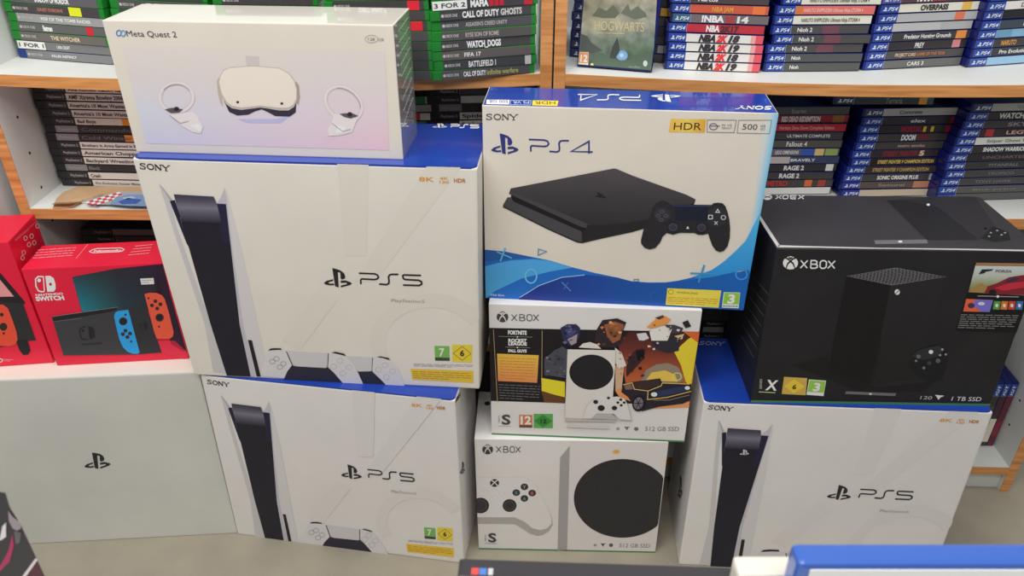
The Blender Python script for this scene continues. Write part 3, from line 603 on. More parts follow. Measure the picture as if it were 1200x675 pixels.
a.poly(zJ((380, 150), (445, 138), (465, 190), (400, 195)), (120, 92, 84), 3); a.poly(zJ((470, 135), (690, 105), (700, 150), (570, 195), (480, 185)), (56, 42, 44), 3)
a.line(zJ((375, 150), (455, 132), (475, 190), (595, 205), (710, 160), (720, 135), (960, 145)), .8, (222, 186, 110), 4); a.line(zJ((595, 205), (590, 280), (760, 262), (975, 208)), .9, (214, 176, 96), 4); a.line(zJ((640, 285), (780, 285), (960, 240)), .6, (150, 130, 110), 4)
a.poly(zJ((620, 220), (700, 205), (880, 165), (960, 160), (955, 200), (760, 245), (620, 262)), (44, 52, 86), 3)
a.ell(zJ((648, 235))[0], 3.6, 2.6, (206, 220, 226), 5); a.ell(zJ((940, 178))[0], 3, 2.2, (214, 226, 232), 5)
a.ell(zJ((515, 315))[0], 7.6, 9.4, (26, 24, 30), 5, rot=15); a.ell(zJ((510, 312))[0], 5.4, 7, (112, 108, 118), 6, rot=15)
for i in range(6):
    t = i*math.pi/3; p = zJ((510, 312))[0]; a.line([p, (p[0]+5*math.cos(t), p[1]+6.4*math.sin(t))], .9, (40, 38, 46), 7)
a.done('car_picture', 'picture of a dark car with gold trim')
a = Art(fr, r_, base=2); a.line(zK((106, 172), (124, 492)), .6, (176, 150, 108), 1); a.line(zK((320, 176), (318, 440)), .6, (176, 150, 108), 1)
a.text('FORTNITE', zG((280, 336))[0], zG((482, 340))[0], 4.4, (222, 220, 220), bold=.05); a.line(zG((180, 358), (545, 366)), .4, (150, 146, 146), 1); a.ell(zG((382, 364))[0], .8, 1, (220, 220, 220), 2, n=8)
a.text('ROCKET', zG((284, 420))[0], zG((482, 423))[0], 3.8, (222, 220, 220), bold=.05); a.text('LEAGUE', zG((284, 454))[0], zG((484, 457))[0], 3.4, (222, 220, 220), bold=.05)
a.line(zG((250, 474), (520, 482)), .4, (150, 146, 146), 1); a.ell(zG((382, 478))[0], .8, 1, (220, 220, 220), 2, n=8); a.text('FALL GUYS', zG((282, 528))[0], zG((482, 532))[0], 3.2, (222, 220, 220), bold=.05); a.done('lettering', 'white game titles on black')
a = Art(fr, r_, base=2); a.poly(zK((122, 278), (305, 285), (298, 406), (126, 398)), None, 0, grad('orange_panel', [(0, (206, 128, 78)), (1, (226, 172, 70))])); a.lines(*zK((132, 290), (295, 296), (290, 398), (136, 390)), 8, .5, (176, 112, 50)); a.done('info_panel', 'orange panel of small print')
a = Art(fr, r_, base=2); a.lines(*zK((128, 408), (312, 416), (305, 488), (134, 478)), 6, .7, (112, 116, 118)); a.done('small_print')
a = Art(fr, r_, base=12)
a.poly(zK((432, 256), (642, 260), (640, 330), (624, 560), (420, 556)), (206, 201, 197), 0); a.line(zK((432, 256), (420, 556)), .5, (176, 170, 168), 1)
a.ell(zK((536, 356))[0], 25.8, 20.6, (34, 33, 36), 1, n=40); a.poly(zK((420, 556), (640, 560), (640, 575), (420, 572)), (176, 172, 170), 0); a.poly(zK((430, 585), (615, 590), (612, 605), (425, 598)), (196, 190, 188), 0); a.done('console_picture', 'picture of a white console with round black vent')
a = Art(fr, r_, base=15)
a.poly(zK((548, 472), (575, 462), (610, 466), (650, 462), (682, 472), (696, 500), (712, 566), (660, 562), (635, 538), (560, 536), (535, 560), (498, 558), (510, 515), (530, 485)), (206, 202, 201), 0); a.poly(zK((540, 552), (565, 538), (630, 540), (650, 562), (540, 562)), (170, 167, 166), 1)
a.line(zK((548, 472), (530, 485), (510, 515), (498, 558), (712, 566), (696, 500), (682, 472)), .5, (168, 164, 164), 1)
for x, y, q in ((555, 485, 2.9), (579, 512, 4.2), (637, 512, 3.2), (665, 475, 1.8), (652, 488, 1.7), (680, 488, 1.7), (667, 500, 1.7), (611, 468, 1.8)): a.ell(zK((x, y))[0], q, q*.82, (38, 36, 38), 2, n=16)
a.done('controller_picture', 'picture of a white controller')
a = Art(fr, r_); x_sphere(a, zG((220, 150))[0], 6.8, 6.2, (66, 64, 68), (204, 199, 192)); a.done('emblem')
a = Art(fr, r_); xbox_word(a, zG((318, 190))[0], (31.8, .2), (0, -7.2), .95, (66, 64, 68)); a.done('wordmark')
a = Art(fr, r_); a.text('S', zI((135, 540))[0], zI((212, 541))[0], 11, (70, 66, 68), bold=.03); a.text('XBOX', zI((118, 525))[0], zI((118, 462))[0], 1.6, (110, 106, 106), up=(-1.8, 0)); a.text('SERIES', zI((110, 560))[0], zI((215, 562))[0], 1, (130, 126, 126)); a.done('lettering')
a = Art(fr, r_); a.poly(zI((288, 457), (404, 459), (404, 570), (288, 568)), (190, 112, 82)); a.poly(zI((288, 548), (404, 550), (404, 570), (288, 568)), (104, 66, 52), 1); a.text('12', zI((300, 537))[0], zI((394, 538))[0], 9, (236, 216, 200), 2, bold=.04); a.done('rating_label', 'orange age label')
a = Art(fr, r_); a.poly(zI((415, 448), (584, 450), (584, 576), (415, 574)), (88, 156, 82)); a.poly(zI((420, 510), (498, 455), (578, 512), (498, 570)), (52, 128, 56), 1); a.text('12', zI((475, 530))[0], zI((528, 531))[0], 4.6, (28, 56, 30), 2, bold=.03); a.done('rating_label', 'green age label')
a = Art(fr, r_); gk = (104, 100, 106); a.text('512 GB SSD', zJ((568, 560))[0], zJ((866, 563))[0], 5, (118, 114, 122)); a.text('4K', zJ((312, 555))[0], zJ((350, 556))[0], 3.6, gk); a.poly(zJ((385, 525), (440, 525), (420, 535), (412, 556), (398, 540)), gk, 1); a.ell(zJ((492, 543))[0], 2.6, 2.2, gk, 1); a.done('lettering')
base_strip(r_, fr, C_FN)
a = Art(lf, r_); a.poly([(570, 356), (576, 356), (580, 384), (570, 384)], (206, 201, 196)); a.done('side_panel_print')

r_, fr, tp, rt, lf = carton('game_console_box', C_XS, [MC, MC, MC, M_DARK, MC, MC], 'white box with controller and big black circle, lowest of the middle stack', 'box', .0012)
zL, zM, zN = zoom(550, 510, 4.82), zoom(660, 510, 4.655), zoom(540, 490, 3.97)
a = Art(fr, r_)
a.poly(zN((508, 100), (970, 100), (910, 640), (494, 640)), (203, 198, 197), 0); a.poly(zN((507, 128), (462, 182), (450, 616), (494, 618)), (152, 149, 149), 1); a.done('console_picture', 'picture of a white console edge')
edge = lambda y: 965-60*(y-110)/518-3
pts = []
for i in range(72):
    t = i*math.pi/36; x, y = 752+226*math.cos(t), 372+183*math.sin(t); pts.append((min(x, edge(y)), y))
M_VENT = bpy.data.materials.new('vent_dots'); M_VENT.use_nodes = True; nt = M_VENT.node_tree; bs = nt.nodes['Principled BSDF']
uvn = nt.nodes.new('ShaderNodeUVMap'); vo = nt.nodes.new('ShaderNodeTexVoronoi'); vo.inputs['Scale'].default_value = 46; vo.inputs['Randomness'].default_value = 0
crn = nt.nodes.new('ShaderNodeValToRGB'); crn.color_ramp.elements[0].position = .25; crn.color_ramp.elements[1].position = .45; crn.color_ramp.elements[0].color = alb((24, 23, 26)); crn.color_ramp.elements[1].color = alb((42, 41, 45))
nt.links.new(uvn.outputs[0], vo.inputs['Vector']); nt.links.new(vo.outputs['Distance'], crn.inputs[0]); nt.links.new(crn.outputs[0], bs.inputs['Base Color']); bs.inputs['Roughness'].default_value = .5
a = Art(fr, r_); a.poly(zN(*pts), None, 2, M_VENT); a.done('vent_picture', 'black perforated circle')
a = Art(fr, r_, base=1)
out = ((74, 276), (285, 274), (318, 280), (345, 300), (375, 360), (405, 420), (424, 465), (427, 495), (410, 525), (380, 543), (355, 547), (322, 537), (285, 512), (250, 492), (74, 490))
a.poly(zN(*out), (160, 157, 157), 0); a.poly(zN((74, 276), (285, 274), (318, 280), (345, 300), (375, 360), (405, 420), (422, 465), (422, 490), (400, 512), (370, 520), (335, 512), (295, 480), (250, 460), (74, 460)), (206, 203, 203), 1)
a.ell(zN((157, 300))[0], 5.3, 4.6, (52, 51, 53), 2); zx = zN((157, 300))[0]; a.line([(zx[0]-4, zx[1]+3.6), (zx[0], zx[1]-1), (zx[0]+4, zx[1]+3.6)], 1.2, (206, 203, 203), 3); a.line([(zx[0]-4, zx[1]-3.6), (zx[0], zx[1]-1), (zx[0]+4, zx[1]-3.6)], 1.2, (206, 203, 203), 3)
for p, rr in (((92, 405), 10), ((227, 405), 8.2)): a.ell(zN(p)[0], rr, rr*.92, (46, 45, 47), 2); a.ell(zN(p)[0], rr*.78, rr*.70, (66, 65, 68), 3); a.ell(zN(p)[0], rr*.6, rr*.54, (50, 49, 52), 4)
for p, ch, cc in (((296, 318), 'Y', (170, 160, 90)), ((258, 345), 'X', (90, 150, 150)), ((332, 347), 'B', (190, 90, 90)), ((296, 372), 'A', (110, 150, 110))):
    q = zN(p)[0]; a.ell(q, 4.5, 3.9, (52, 51, 54), 2, n=18); a.text(ch, (q[0]-1.7, q[1]+1.9), (q[0]+1.7, q[1]+1.9), 3.6, cc, 3, bold=.02)
for p in ((118, 340), (192, 347), (158, 367)): a.ell(zN(p)[0], 3.4, 1.5, (188, 185, 185), 2, n=14); a.ell(zN(p)[0], 2.8, 1.1, (214, 211, 211), 3, n=14)
a.done('controller_picture', 'picture of a white controller, cropped at left')
a = Art(fr, r_); x_sphere(a, zN((125, 145))[0], 6.3, 5.7, (62, 60, 63), (196, 191, 190)); a.done('emblem')
a = Art(fr, r_); xbox_word(a, zN((165, 158))[0], (28.4, .2), (0, -6.8), .9, (72, 70, 73)); a.done('wordmark')
a = Art(fr, r_); a.text('S', zN((128, 575))[0], zN((166, 576))[0], 10, (62, 60, 62), bold=.03); a.text('XBOX', zN((118, 572))[0], zN((118, 540))[0], 1.6, (110, 106, 106), up=(-1.8, 0)); a.line(zN((112, 582), (168, 583)), .5, (130, 127, 127), 1); a.done('lettering')
a = Art(fr, r_); a.text('512 GB SSD', zN((736, 600))[0], zN((880, 602))[0], 4.4, (112, 108, 112)); gk = (84, 81, 84); a.text('4K', zN((616, 596))[0], zN((634, 596))[0], 3.2, gk); a.poly(zN((650, 582), (676, 582), (666, 588), (662, 598), (656, 590)), gk, 1); a.ell(zN((699, 590))[0], 2.4, 2.1, gk, 1); a.done('lettering')
a = Art(fr, r_); a.ell(zN((722, 156))[0], 4.4, 2.6, (222, 168, 112), 1); a.ell(zN((725, 154))[0], 2.4, 1.6, (228, 146, 70), 2); a.done('orange_spot', 'small orange spot')  # soft orange spot on the white front, drawn as flat discs
base_strip(r_, fr, C_XS)
a = Art(tp, r_); a.ell((571, 473), 3.4, 2.4, (54, 52, 54), 0); a.done('emblem')

# ---- big black console box
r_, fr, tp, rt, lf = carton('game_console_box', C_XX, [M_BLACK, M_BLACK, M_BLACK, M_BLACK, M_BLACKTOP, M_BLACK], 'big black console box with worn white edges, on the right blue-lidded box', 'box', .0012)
zO, zP, zQ, zR = zoom(880, 220, 5.194), zoom(1030, 290, 5.194), zoom(870, 400, 4), zoom(850, 210, 2.411)
a = Art(fr, r_)
a.poly(zR((185, 525), (290, 500), (300, 548), (405, 580), (420, 590), (560, 575), (610, 555), (560, 600), (380, 600)), (27, 26, 28), 0)
a.poly(zR((343, 274), (468, 298), (410, 578), (289, 546)), (23, 22, 24), 1); a.poly(zR((468, 298), (620, 276), (580, 420), (540, 560), (410, 578)), None, 1, grad('tower_face', [(0, (32, 31, 33)), (1, (37, 36, 38))]))
a.line(zR((440, 440), (420, 560)), 1.1, (22, 21, 23), 2)
a.poly(zR((343, 273), (480, 250), (622, 275), (470, 298)), (26, 25, 28), 2)
P = zR((343, 273), (480, 250), (622, 275), (470, 298)); A4 = [Vector(p) for p in P]
for i in range(1, 14):
    t = i/14; a.line([tuple(A4[0]+(A4[1]-A4[0])*t), tuple(A4[3]+(A4[2]-A4[3])*t)], .55, (98, 97, 100), 3); a.line([tuple(A4[0]+(A4[3]-A4[0])*t), tuple(A4[1]+(A4[2]-A4[1])*t)], .55, (98, 97, 100), 3)
a.line(P, .7, (120, 119, 122), 3, closed=True)
c0 = zR((485, 318))[0]; a.ell(c0, 3, 3.2, (216, 216, 216), 3); a.line([(c0[0]-2, c0[1]+2), (c0[0]+2, c0[1]-2)], .8, (50, 49, 51), 4); a.done('console_picture', 'picture of a black tower console')
a = Art(fr, r_, base=2)
a.poly(zR((516, 520), (525, 492), (545, 480), (570, 474), (600, 466), (618, 474), (628, 498), (622, 540), (608, 566), (580, 572), (548, 560), (528, 545)), (26, 26, 29), 0); a.poly(zR((524, 500), (546, 482), (602, 468), (620, 480), (600, 500), (560, 510)), (44, 44, 48), 1)
for x, y, q, cc in ((580, 487, 2.6, (206, 206, 208)), (545, 500, 2.6, (96, 96, 100)), (600, 512, 2.8, (88, 88, 92)), (612, 480, 1.5, (150, 150, 154)), (606, 496, 1.4, (140, 140, 144)), (622, 494, 1.4, (140, 140, 144)), (560, 532, 1.8, (110, 110, 114)), (538, 512, 1.6, (110, 110, 114)), (575, 518, 2.6, (60, 60, 64))): a.ell(zR((x, y))[0], q, q*.9, cc, 2, n=14)
a.done('controller_picture', 'picture of a black controller')
a = Art(fr, r_); x_sphere(a, zO((240, 457))[0], 8.8, 7.6, (214, 212, 212), (38, 37, 39)); a.done('emblem', 'white emblem')
a = Art(fr, r_); xbox_word(a, zO((300, 488))[0], (40.2, .5), (.6, -9), 1.5, (214, 212, 212)); a.done('wordmark')
a = Art(fr, r_)
a.poly(zP((592, 92), (890, 98), (890, 520), (465, 506)), (22, 21, 22), 0); a.poly(zP((592, 92), (890, 96), (890, 112), (586, 108)), (150, 112, 74), 1)
a.poly(zP((586, 110), (890, 114), (890, 292), (543, 272)), None, 1, grad('race_scene', [(0, (96, 92, 58)), (.4, (142, 146, 108)), (.65, (170, 176, 166)), (1, (186, 194, 192))]))
a.poly(zP((640, 275), (660, 235), (720, 215), (790, 180), (850, 170), (890, 165), (890, 285), (720, 284)), (120, 34, 46), 2); a.poly(zP((700, 245), (790, 215), (890, 205), (890, 240), (760, 262)), (178, 46, 58), 3); a.poly(zP((770, 205), (830, 178), (850, 190), (800, 212)), (44, 48, 72), 4); a.poly(zP((560, 250), (620, 215), (660, 235), (640, 275), (548, 270)), (150, 120, 70), 2); a.ell(zP((690, 270))[0], 4.5, 3.2, (34, 28, 30), 4)
a.text('FORZA', zP((706, 148))[0], zP((805, 150))[0], 2.8, (104, 84, 92), 4, bold=.03); a.poly(zP((605, 162), (625, 132), (695, 130), (685, 140), (650, 145), (640, 155)), (38, 40, 46), 3)
a.line(zP((600, 294), (850, 300)), .9, (150, 150, 148), 1); a.ell(zP((722, 297))[0], 1.6, 1.6, (214, 214, 212), 2, n=10)
a.poly(zP((530, 312), (694, 319), (672, 392), (512, 388)), (216, 92, 58), 1); a.poly(zP((585, 315), (694, 319), (672, 392), (620, 390), (570, 350)), (112, 104, 186), 2); a.ell(zP((560, 352))[0], 4, 3, (60, 48, 82), 3); a.ell(zP((622, 340))[0], 4, 2, (196, 190, 224), 3)
for i, cc in enumerate(((76, 142, 62), (196, 108, 48), (186, 66, 50), (52, 104, 166))): x = 700+46*i; a.poly(zP((x, 325), (x+40, 327), (x+32, 378), (x-8, 376)), cc, 1); a.ell(zP((x+16, 352))[0], 1.8, 2.2, (206, 206, 196), 2, n=10)
a.lines(*zP((500, 402), (850, 408), (815, 500), (478, 492)), 7, .8, (126, 125, 125)); a.done('game_panel', 'panel with a red racing car and small print')
a = Art(fr, r_); a.text('X', zQ((106, 226))[0], zQ((160, 229))[0], 11.5, (212, 210, 210), bold=.03); a.text('SERIES', zQ((90, 222))[0], zQ((92, 176))[0], 2.2, (186, 184, 184), up=(-2.6, -.2)); a.line(zQ((76, 236), (154, 240)), .9, (170, 196, 120), 1); a.done('lettering')
a = Art(fr, r_); a.poly(zQ((195, 166), (304, 172), (296, 252), (184, 246)), (190, 158, 78)); a.poly(zQ((196, 210), (242, 176), (292, 212), (240, 244)), (222, 182, 60), 1); a.text('6', zQ((232, 222))[0], zQ((250, 223))[0], 5.2, (50, 42, 26), 2, bold=.03); a.done('rating_label', 'gold age label')
a = Art(fr, r_); a.poly(zQ((312, 178), (392, 184), (380, 256), (300, 250)), (222, 226, 216)); a.poly(zQ((315, 181), (389, 187), (381, 240), (305, 235)), (136, 182, 72), 1); a.text('3', zQ((328, 230))[0], zQ((360, 232))[0], 9, (238, 242, 232), 2, bold=.04); a.done('rating_label', 'green age label')
a = Art(fr, r_); a.poly(zQ((486, 234), (720, 243), (716, 256), (480, 246)), (104, 103, 104)); a.ell(zQ((600, 246))[0], 1.6, 1.2, (190, 190, 190), 1, n=10); a.done('sealing_tape')
a = Art(fr, r_); wl = (206, 205, 206); a.text('1 TB SSD', zQ((978, 277))[0], zQ((1116, 280))[0], 5, wl); a.text('120', zQ((832, 270))[0], zQ((886, 272))[0], 4, (170, 169, 170)); a.poly(zQ((902, 250), (946, 254), (928, 262), (918, 274), (912, 262)), wl, 1); a.done('lettering')
base_strip(r_, fr, C_XX, .0045)
a = Art(tp, r_)
a.poly(zR((455, 60), (500, 58), (590, 64), (650, 110), (712, 172), (570, 172)), (36, 35, 38), 0); a.poly(zR((500, 58), (700, 42), (760, 130), (715, 172), (600, 80)), (44, 43, 47), 1); c0 = zR((573, 73))[0]; a.ell(c0, 2, 1.4, (200, 200, 202), 2, n=12); a.done('console_picture', 'picture of a black tower console')
a = Art(tp, r_); a.poly(zR((712, 165), (725, 140), (760, 134), (800, 150), (806, 172), (760, 178)), (30, 30, 33), 0)
for x, y in ((735, 140), (750, 152), (768, 146), (780, 158), (790, 152), (745, 162)): a.ell(zR((x, y))[0], 1.5, .9, (126, 126, 130), 1, n=10)
a.done('controller_picture', 'picture of a black controller')
a = Art(tp, r_); a.ell(zO((100, 57))[0], 5.4, 3.6, (206, 205, 206), 0); a.line(zO((78, 50), (122, 64)), .8, (60, 59, 62), 1); a.line(zO((78, 64), (122, 50)), .8, (60, 59, 62), 1); a.done('emblem')
a = Art(tp, r_); xbox_word(a, zO((325, 48))[0], (-33, -.2), (-.8, 4.2), 1.1, (206, 205, 206)); a.done('wordmark')
a = Art(tp, r_); a.poly(zR((420, 173), (570, 171), (572, 182), (424, 184)), (98, 97, 100)); a.ell(zR((494, 177))[0], 2.6, 1.2, (196, 196, 198), 1, n=10); a.done('sealing_tape')
a = Art(tp, r_); a.poly([(911.5, 290), (960, 290.5), (1010, 291.5), (1060, 292), (1120, 293), (1220, 295), (1218, 293.2), (1120, 291.5), (1030, 290.6), (940, 288.4), (912, 287.5)], (176, 174, 172)); a.poly([(911, 290), (914, 288), (880, 236), (872, 228), (871, 229)], (176, 174, 172)); a.done('worn_edge', 'scuffed white cardboard edge')
a = Art(lf, r_); a.lines((884, 318), (903, 340), (882, 425), (868, 400), 7, .7, (96, 95, 98), jag=False); a.done('small_print')
# ---------------------------------------------------------------- red handheld-console boxes on the pale box
ZG = C_GR['FTL'].z+.0008
def px_box(fbl, fbr, ftl, depth):
    b0, b1 = on_z(fbl, ZG), on_z(fbr, ZG); r = (b1-b0).normalized(); n = Vector((r.y, -r.x, 0)); d = ray(ftl); t = (b0-EYE).dot(n)/d.dot(n); h = (EYE+d*t).z-ZG
    up = Vector((0, 0, h)); bk = -n*depth
    return {'FBL': b0, 'FBR': b1, 'FTL': b0+up, 'FTR': b1+up, 'BBL': b0+bk, 'BBR': b1+bk, 'BTL': b0+up+bk, 'BTR': b1+up+bk}
C_S1 = px_box((67, 428.5), (221.5, 420), (23.5, 315.5), .082)
r_, fr, tp, rt, lf = carton('handheld_console_box', C_S1, [M_RED]*6, 'red box with blue and orange controllers and price sticker, beside the blue-lidded boxes', 'box', .0015)
zW, zX = zoom(20, 270, 4.22), zoom(60, 330, 7.5)
a = Art(fr, r_)
a.poly(zW((272, 230), (480, 190), (715, 166), (850, 640), (820, 620), (775, 580), (700, 400), (320, 402)), (38, 26, 42), 0)
a.poly(zW((272, 230), (480, 190), (690, 172), (690, 400), (322, 400)), None, 1, grad('screen_glow', [(0, (30, 120, 140)), (.25, (34, 92, 100)), (.5, (36, 56, 66)), (1, (40, 40, 46))], 0, stops2=[(0, (38, 44, 50)), (.3, (40, 46, 50)), (1, (44, 30, 52))])); a.poly(zW((690, 168), (720, 165), (830, 600), (760, 560)), (46, 30, 48), 2)
a.poly(zW((172, 425), (500, 377), (505, 388), (640, 376), (716, 602), (600, 612), (230, 617)), (58, 58, 62), 3)
a.poly(zW((172, 425), (500, 377), (492, 392), (470, 400), (182, 449)), (34, 33, 36), 4); a.line(zW((172, 425), (500, 377)), .6, (120, 120, 124), 5); a.line(zW((182, 449), (320, 432)), .5, (110, 110, 114), 5)
a.poly(zW((552, 384), (640, 376), (716, 602), (606, 610)), (46, 46, 50), 4)
a.poly(zW((612, 612), (710, 604), (850, 640), (840, 600), (780, 545), (745, 545), (700, 545)), (206, 44, 70), 2)
for o, sc in (((310, 474), 1.), ((604, 455), .55)):
    x, y = o
    a.line(zW((x+30*sc, y), (x+12*sc, y+4), (x, y+18*sc), (x+6*sc, y+52*sc), (x+18*sc, y+64*sc), (x+40*sc, y+62*sc)), 1.4*sc, (36, 36, 39), 5); a.poly(zW((x+42*sc, y), (x+62*sc, y), (x+75*sc, y+20*sc), (x+76*sc, y+50*sc), (x+62*sc, y+62*sc), (x+50*sc, y+62*sc)), (34, 34, 37), 5); a.ell(zW((x+17*sc, y+20*sc))[0], 1.5*sc, 1.5*sc, (34, 34, 37), 6, n=10)
a.line(zW((320, 562), (420, 555)), 1.8, (44, 44, 47), 5); a.done('console_picture', 'picture of a dark dock and tablet')
def joycon(cb, pts, c, btn, stick, small, name, label):
    a = Art(fr, r_, base=5); a.poly(pts, c, 0)
    for p in btn: a.ell(p, 2.3, 2.2, (52, 44, 46), 1, n=16)
    a.ell(stick, 4.9, 4.7, (52, 44, 46), 1, n=20); a.ell(stick, 3.2, 3, (34, 32, 35), 2, n=16)
    for p in small: a.ell(p, 1.3, 1.3, (60, 48, 48), 1, n=10)
    a.done(name, label)
joycon(0, zX((555, 300), (565, 270), (590, 255), (680, 245), (780, 620), (760, 632), (715, 630), (670, 610), (630, 570), (600, 500), (570, 380)), (44, 146, 208), zX((655, 428), (632, 458), (695, 452), (672, 483)), zX((635, 345))[0], zX((655, 288), (705, 522)), 'controller_picture', 'picture of a blue controller half')
joycon(0, zX((822, 106), (870, 94), (930, 97), (975, 115), (1000, 150), (1040, 280), (1078, 440), (1070, 480), (1040, 500), (930, 500), (905, 430)), (222, 84, 62), zX((918, 168), (888, 205), (962, 195), (934, 232)), zX((955, 312))[0], zX((857, 142), (950, 392)), 'controller_picture', 'picture of an orange-red controller half')
a = Art(fr, r_); wl = (232, 226, 222)
a.line(zW((132, 228), (105, 228), (92, 240), (94, 275), (106, 298), (122, 303), (134, 302)), 1.5, wl, 1); a.line(zW((131, 229), (136, 302)), 1.2, wl, 1); a.ell(zW((110, 246))[0], 2.2, 2.2, wl, 2, n=14)
a.poly(zW((140, 225), (165, 224), (182, 236), (190, 262), (192, 288), (182, 302), (150, 303)), wl, 1); a.ell(zW((166, 265))[0], 1.7, 1.8, (200, 30, 58), 2, n=12); a.done('emblem')
a = Art(fr, r_); a.text('NINTENDO', zW((94, 325))[0], zW((229, 317))[0], 2.6, wl, bold=.03); a.text('SWITCH', zW((97, 348))[0], zW((236, 342))[0], 4.9, wl, bold=.05); a.done('lettering')
a = Art(fr, r_, base=6); a.poly(zW((610, 236), (676, 233), (680, 263), (616, 266)), (206, 204, 204)); a.lines(*zW((616, 240), (670, 238), (674, 258), (620, 261)), 2, .6, (130, 130, 134)); a.done('price_sticker', 'small white price sticker')
a = Art(tp, r_); pk = (226, 150, 160)
a.line(zW((375, 96), (395, 91), (515, 88), (530, 95), (520, 104), (500, 107), (375, 112), (358, 106)), .8, wl, 1, closed=True); a.text('Nintendo', zW((378, 108))[0], zW((512, 103))[0], 2.6, wl, 1, bold=.03)
a.lines(*zW((105, 92), (295, 80), (275, 130), (75, 145)), 4, .7, pk, jag=False); a.lines(*zW((590, 72), (672, 64), (650, 120), (545, 130)), 4, .7, pk, jag=False); a.line(zW((352, 68), (292, 140)), .5, pk, 1); a.done('lettering')

C_S2 = px_box((-62, 434), (66, 424.8), (-122, 291), .105)
C_S2['FBR'] = C_S2['FBR'] - (C_S2['FBR']-C_S2['FBL']).normalized()*.004
for k, s in (('FTR', 'FBR'), ('BBR', 'FBR'), ('BTR', 'FBR')):
    C_S2[k] = C_S2['FBR']+(C_S2['FTL']-C_S2['FBL'] if 'T' in k else Vector())+(C_S2['BBL']-C_S2['FBL'] if k[0] == 'B' else Vector())
r_, fr, tp, rt, lf = carton('handheld_console_box', C_S2, [M_RED]*6, 'taller red box cut off by the left edge of the photo', 'box', .0015)
zY = zoom(0, 280, 4.217)
a = Art(fr, r_)
a.poly(zY((-200, 100), (0, 165), (125, 312), (122, 322), (-200, 300)), (38, 34, 38), 0); a.poly(zY((-200, 150), (0, 200), (70, 284), (-200, 288)), (224, 140, 142), 1)
a.poly(zY((-200, 290), (115, 318), (178, 500), (100, 506), (-200, 590)), (44, 43, 46), 2)
a.poly(zY((80, 500), (135, 495), (152, 550), (140, 570), (115, 572), (95, 545)), (32, 31, 34), 3)
a.poly(zY((-30, 325), (15, 322), (40, 340), (60, 390), (82, 455), (88, 495), (78, 520), (50, 528), (-30, 525)), (218, 74, 52), 4)
for p, q in (((18, 432), 4.6), ((10, 372), 2.2), ((20, 465), 1.4)): a.ell(zY(p)[0], q, q, (46, 38, 40), 5, n=14)
a.done('console_picture', 'picture of a dark handheld console with pink screen')
a = Art(fr, r_); a.ring(zY((3, 600))[0], 2.2, 2, .9, wl, 1, n=12); a.lines(*zY((15, 590), (65, 594), (62, 606), (12, 604)), 2, .6, pk); a.done('small_print')
zS = zoom(0, 230, 3.2125); a = Art(rt, r_)
a.lines(*zS((55, 160), (140, 90), (142, 98), (58, 170)), 2, .5, pk)
for x, y in ((88, 212), (108, 182), (128, 175), (95, 158), (140, 112), (84, 232), (118, 150)): a.ring(zS((x, y))[0], 2, 2.6, .7, (232, 206, 208), 1, n=10)
a.done('icon_print')

# ---------------------------------------------------------------- game cases
KIND = {'blue': dict(L=.170, D=.135, T=.0145, shell=paint((14, 22, 84), .25, coat=.4, name='blue_case_plastic'), band=(42, 66, 148), x0=.004, x1=.0015, bw=.031, word='PS4', wc=(196, 204, 226)),
        'green': dict(L=.171, D=.135, T=.0146, shell=paint((26, 116, 40), .25, coat=.4, name='green_case_plastic'), band=None, x0=.0155, x1=.008, bw=.030, word='XBOX ONE', wc=(172, 172, 172)),
        'black': dict(L=.190, D=.135, T=.0142, shell=paint((34, 32, 36), .3, coat=.3, name='black_case_plastic'), band=(44, 40, 44), x0=.020, x1=.002, bw=.040, word='PlayStation 2', wc=(150, 146, 150))}
BANDS = {}
def strip(bm, x0, x1, z0, z1, y, mi):
    v = [bm.verts.new((x, y, z)) for x, z in ((x0, z0), (x1, z0), (x1, z1), (x0, z1))]; bm.faces.new(v).material_index = mi
def shells(kind):
    """case shell and platform lettering meshes shared by every copy of a kind"""
    if kind in BANDS: return BANDS[kind]
    k = KIND[kind]; L, D, T = k['L'], k['D'], k['T']
    bm = bmesh.new(); bm_box(bm, -L/2, L/2, 0, D, 0, T, bevel=.0014)
    bm_box(bm, -L/2-.0004, L/2+.0004, .012, D-.004, T*.46, T*.54)
    me = bpy.data.meshes.new('case_shell'); bm.normal_update(); bm.to_mesh(me); bm.free(); me.materials.append(k['shell'])
    vs, ps = glyphs(k['word'], .02, .25 if kind == 'blue' else 0); x0 = -L/2+k['x0']
    if kind == 'blue': a, b, z0, h = x0+.0125, x0+.0285, .0042, .0056
    elif kind == 'green': a, b, z0, h = x0+.007, x0+.028, .0052, .0042
    else: a, b, z0, h = x0+.006, x0+.036, .0050, .0046
    V = [(a+x*(b-a), -.0009, z0+y*h) for x, y in vs]; Fs = list(ps)
    def add(pts):
        n = len(V); V.extend((x, -.0009, z) for x, z in pts); Fs.append(tuple(range(n, n+len(pts))))
    if kind == 'blue':   # the small family emblem before the word
        c = x0+.0075; add([(c-.0006, .0105), (c+.0012, .0098), (c+.0008, .0038), (c-.0008, .0042)]); add([(c+.0006, .0102), (c+.0024, .0086), (c+.0022, .0068), (c+.0008, .0072)])
        add([(c-.0036, .0050), (c-.0008, .0066), (c-.0008, .0044), (c-.003, .0040)]); add([(c+.0010, .0062), (c+.0036, .0054), (c+.0030, .0042), (c+.0010, .0040)])
    elif kind == 'green':
        c = x0+.0042; add([(c+.0024*math.cos(i*math.pi/6), .0072+.0024*math.sin(i*math.pi/6)) for i in range(12)])
    wm = bpy.data.meshes.new('platform_lettering'); wm.from_pydata(V, [], Fs); wm.materials.append(paint(k['wc']))
    BANDS[kind] = (me, wm); return BANDS[kind]
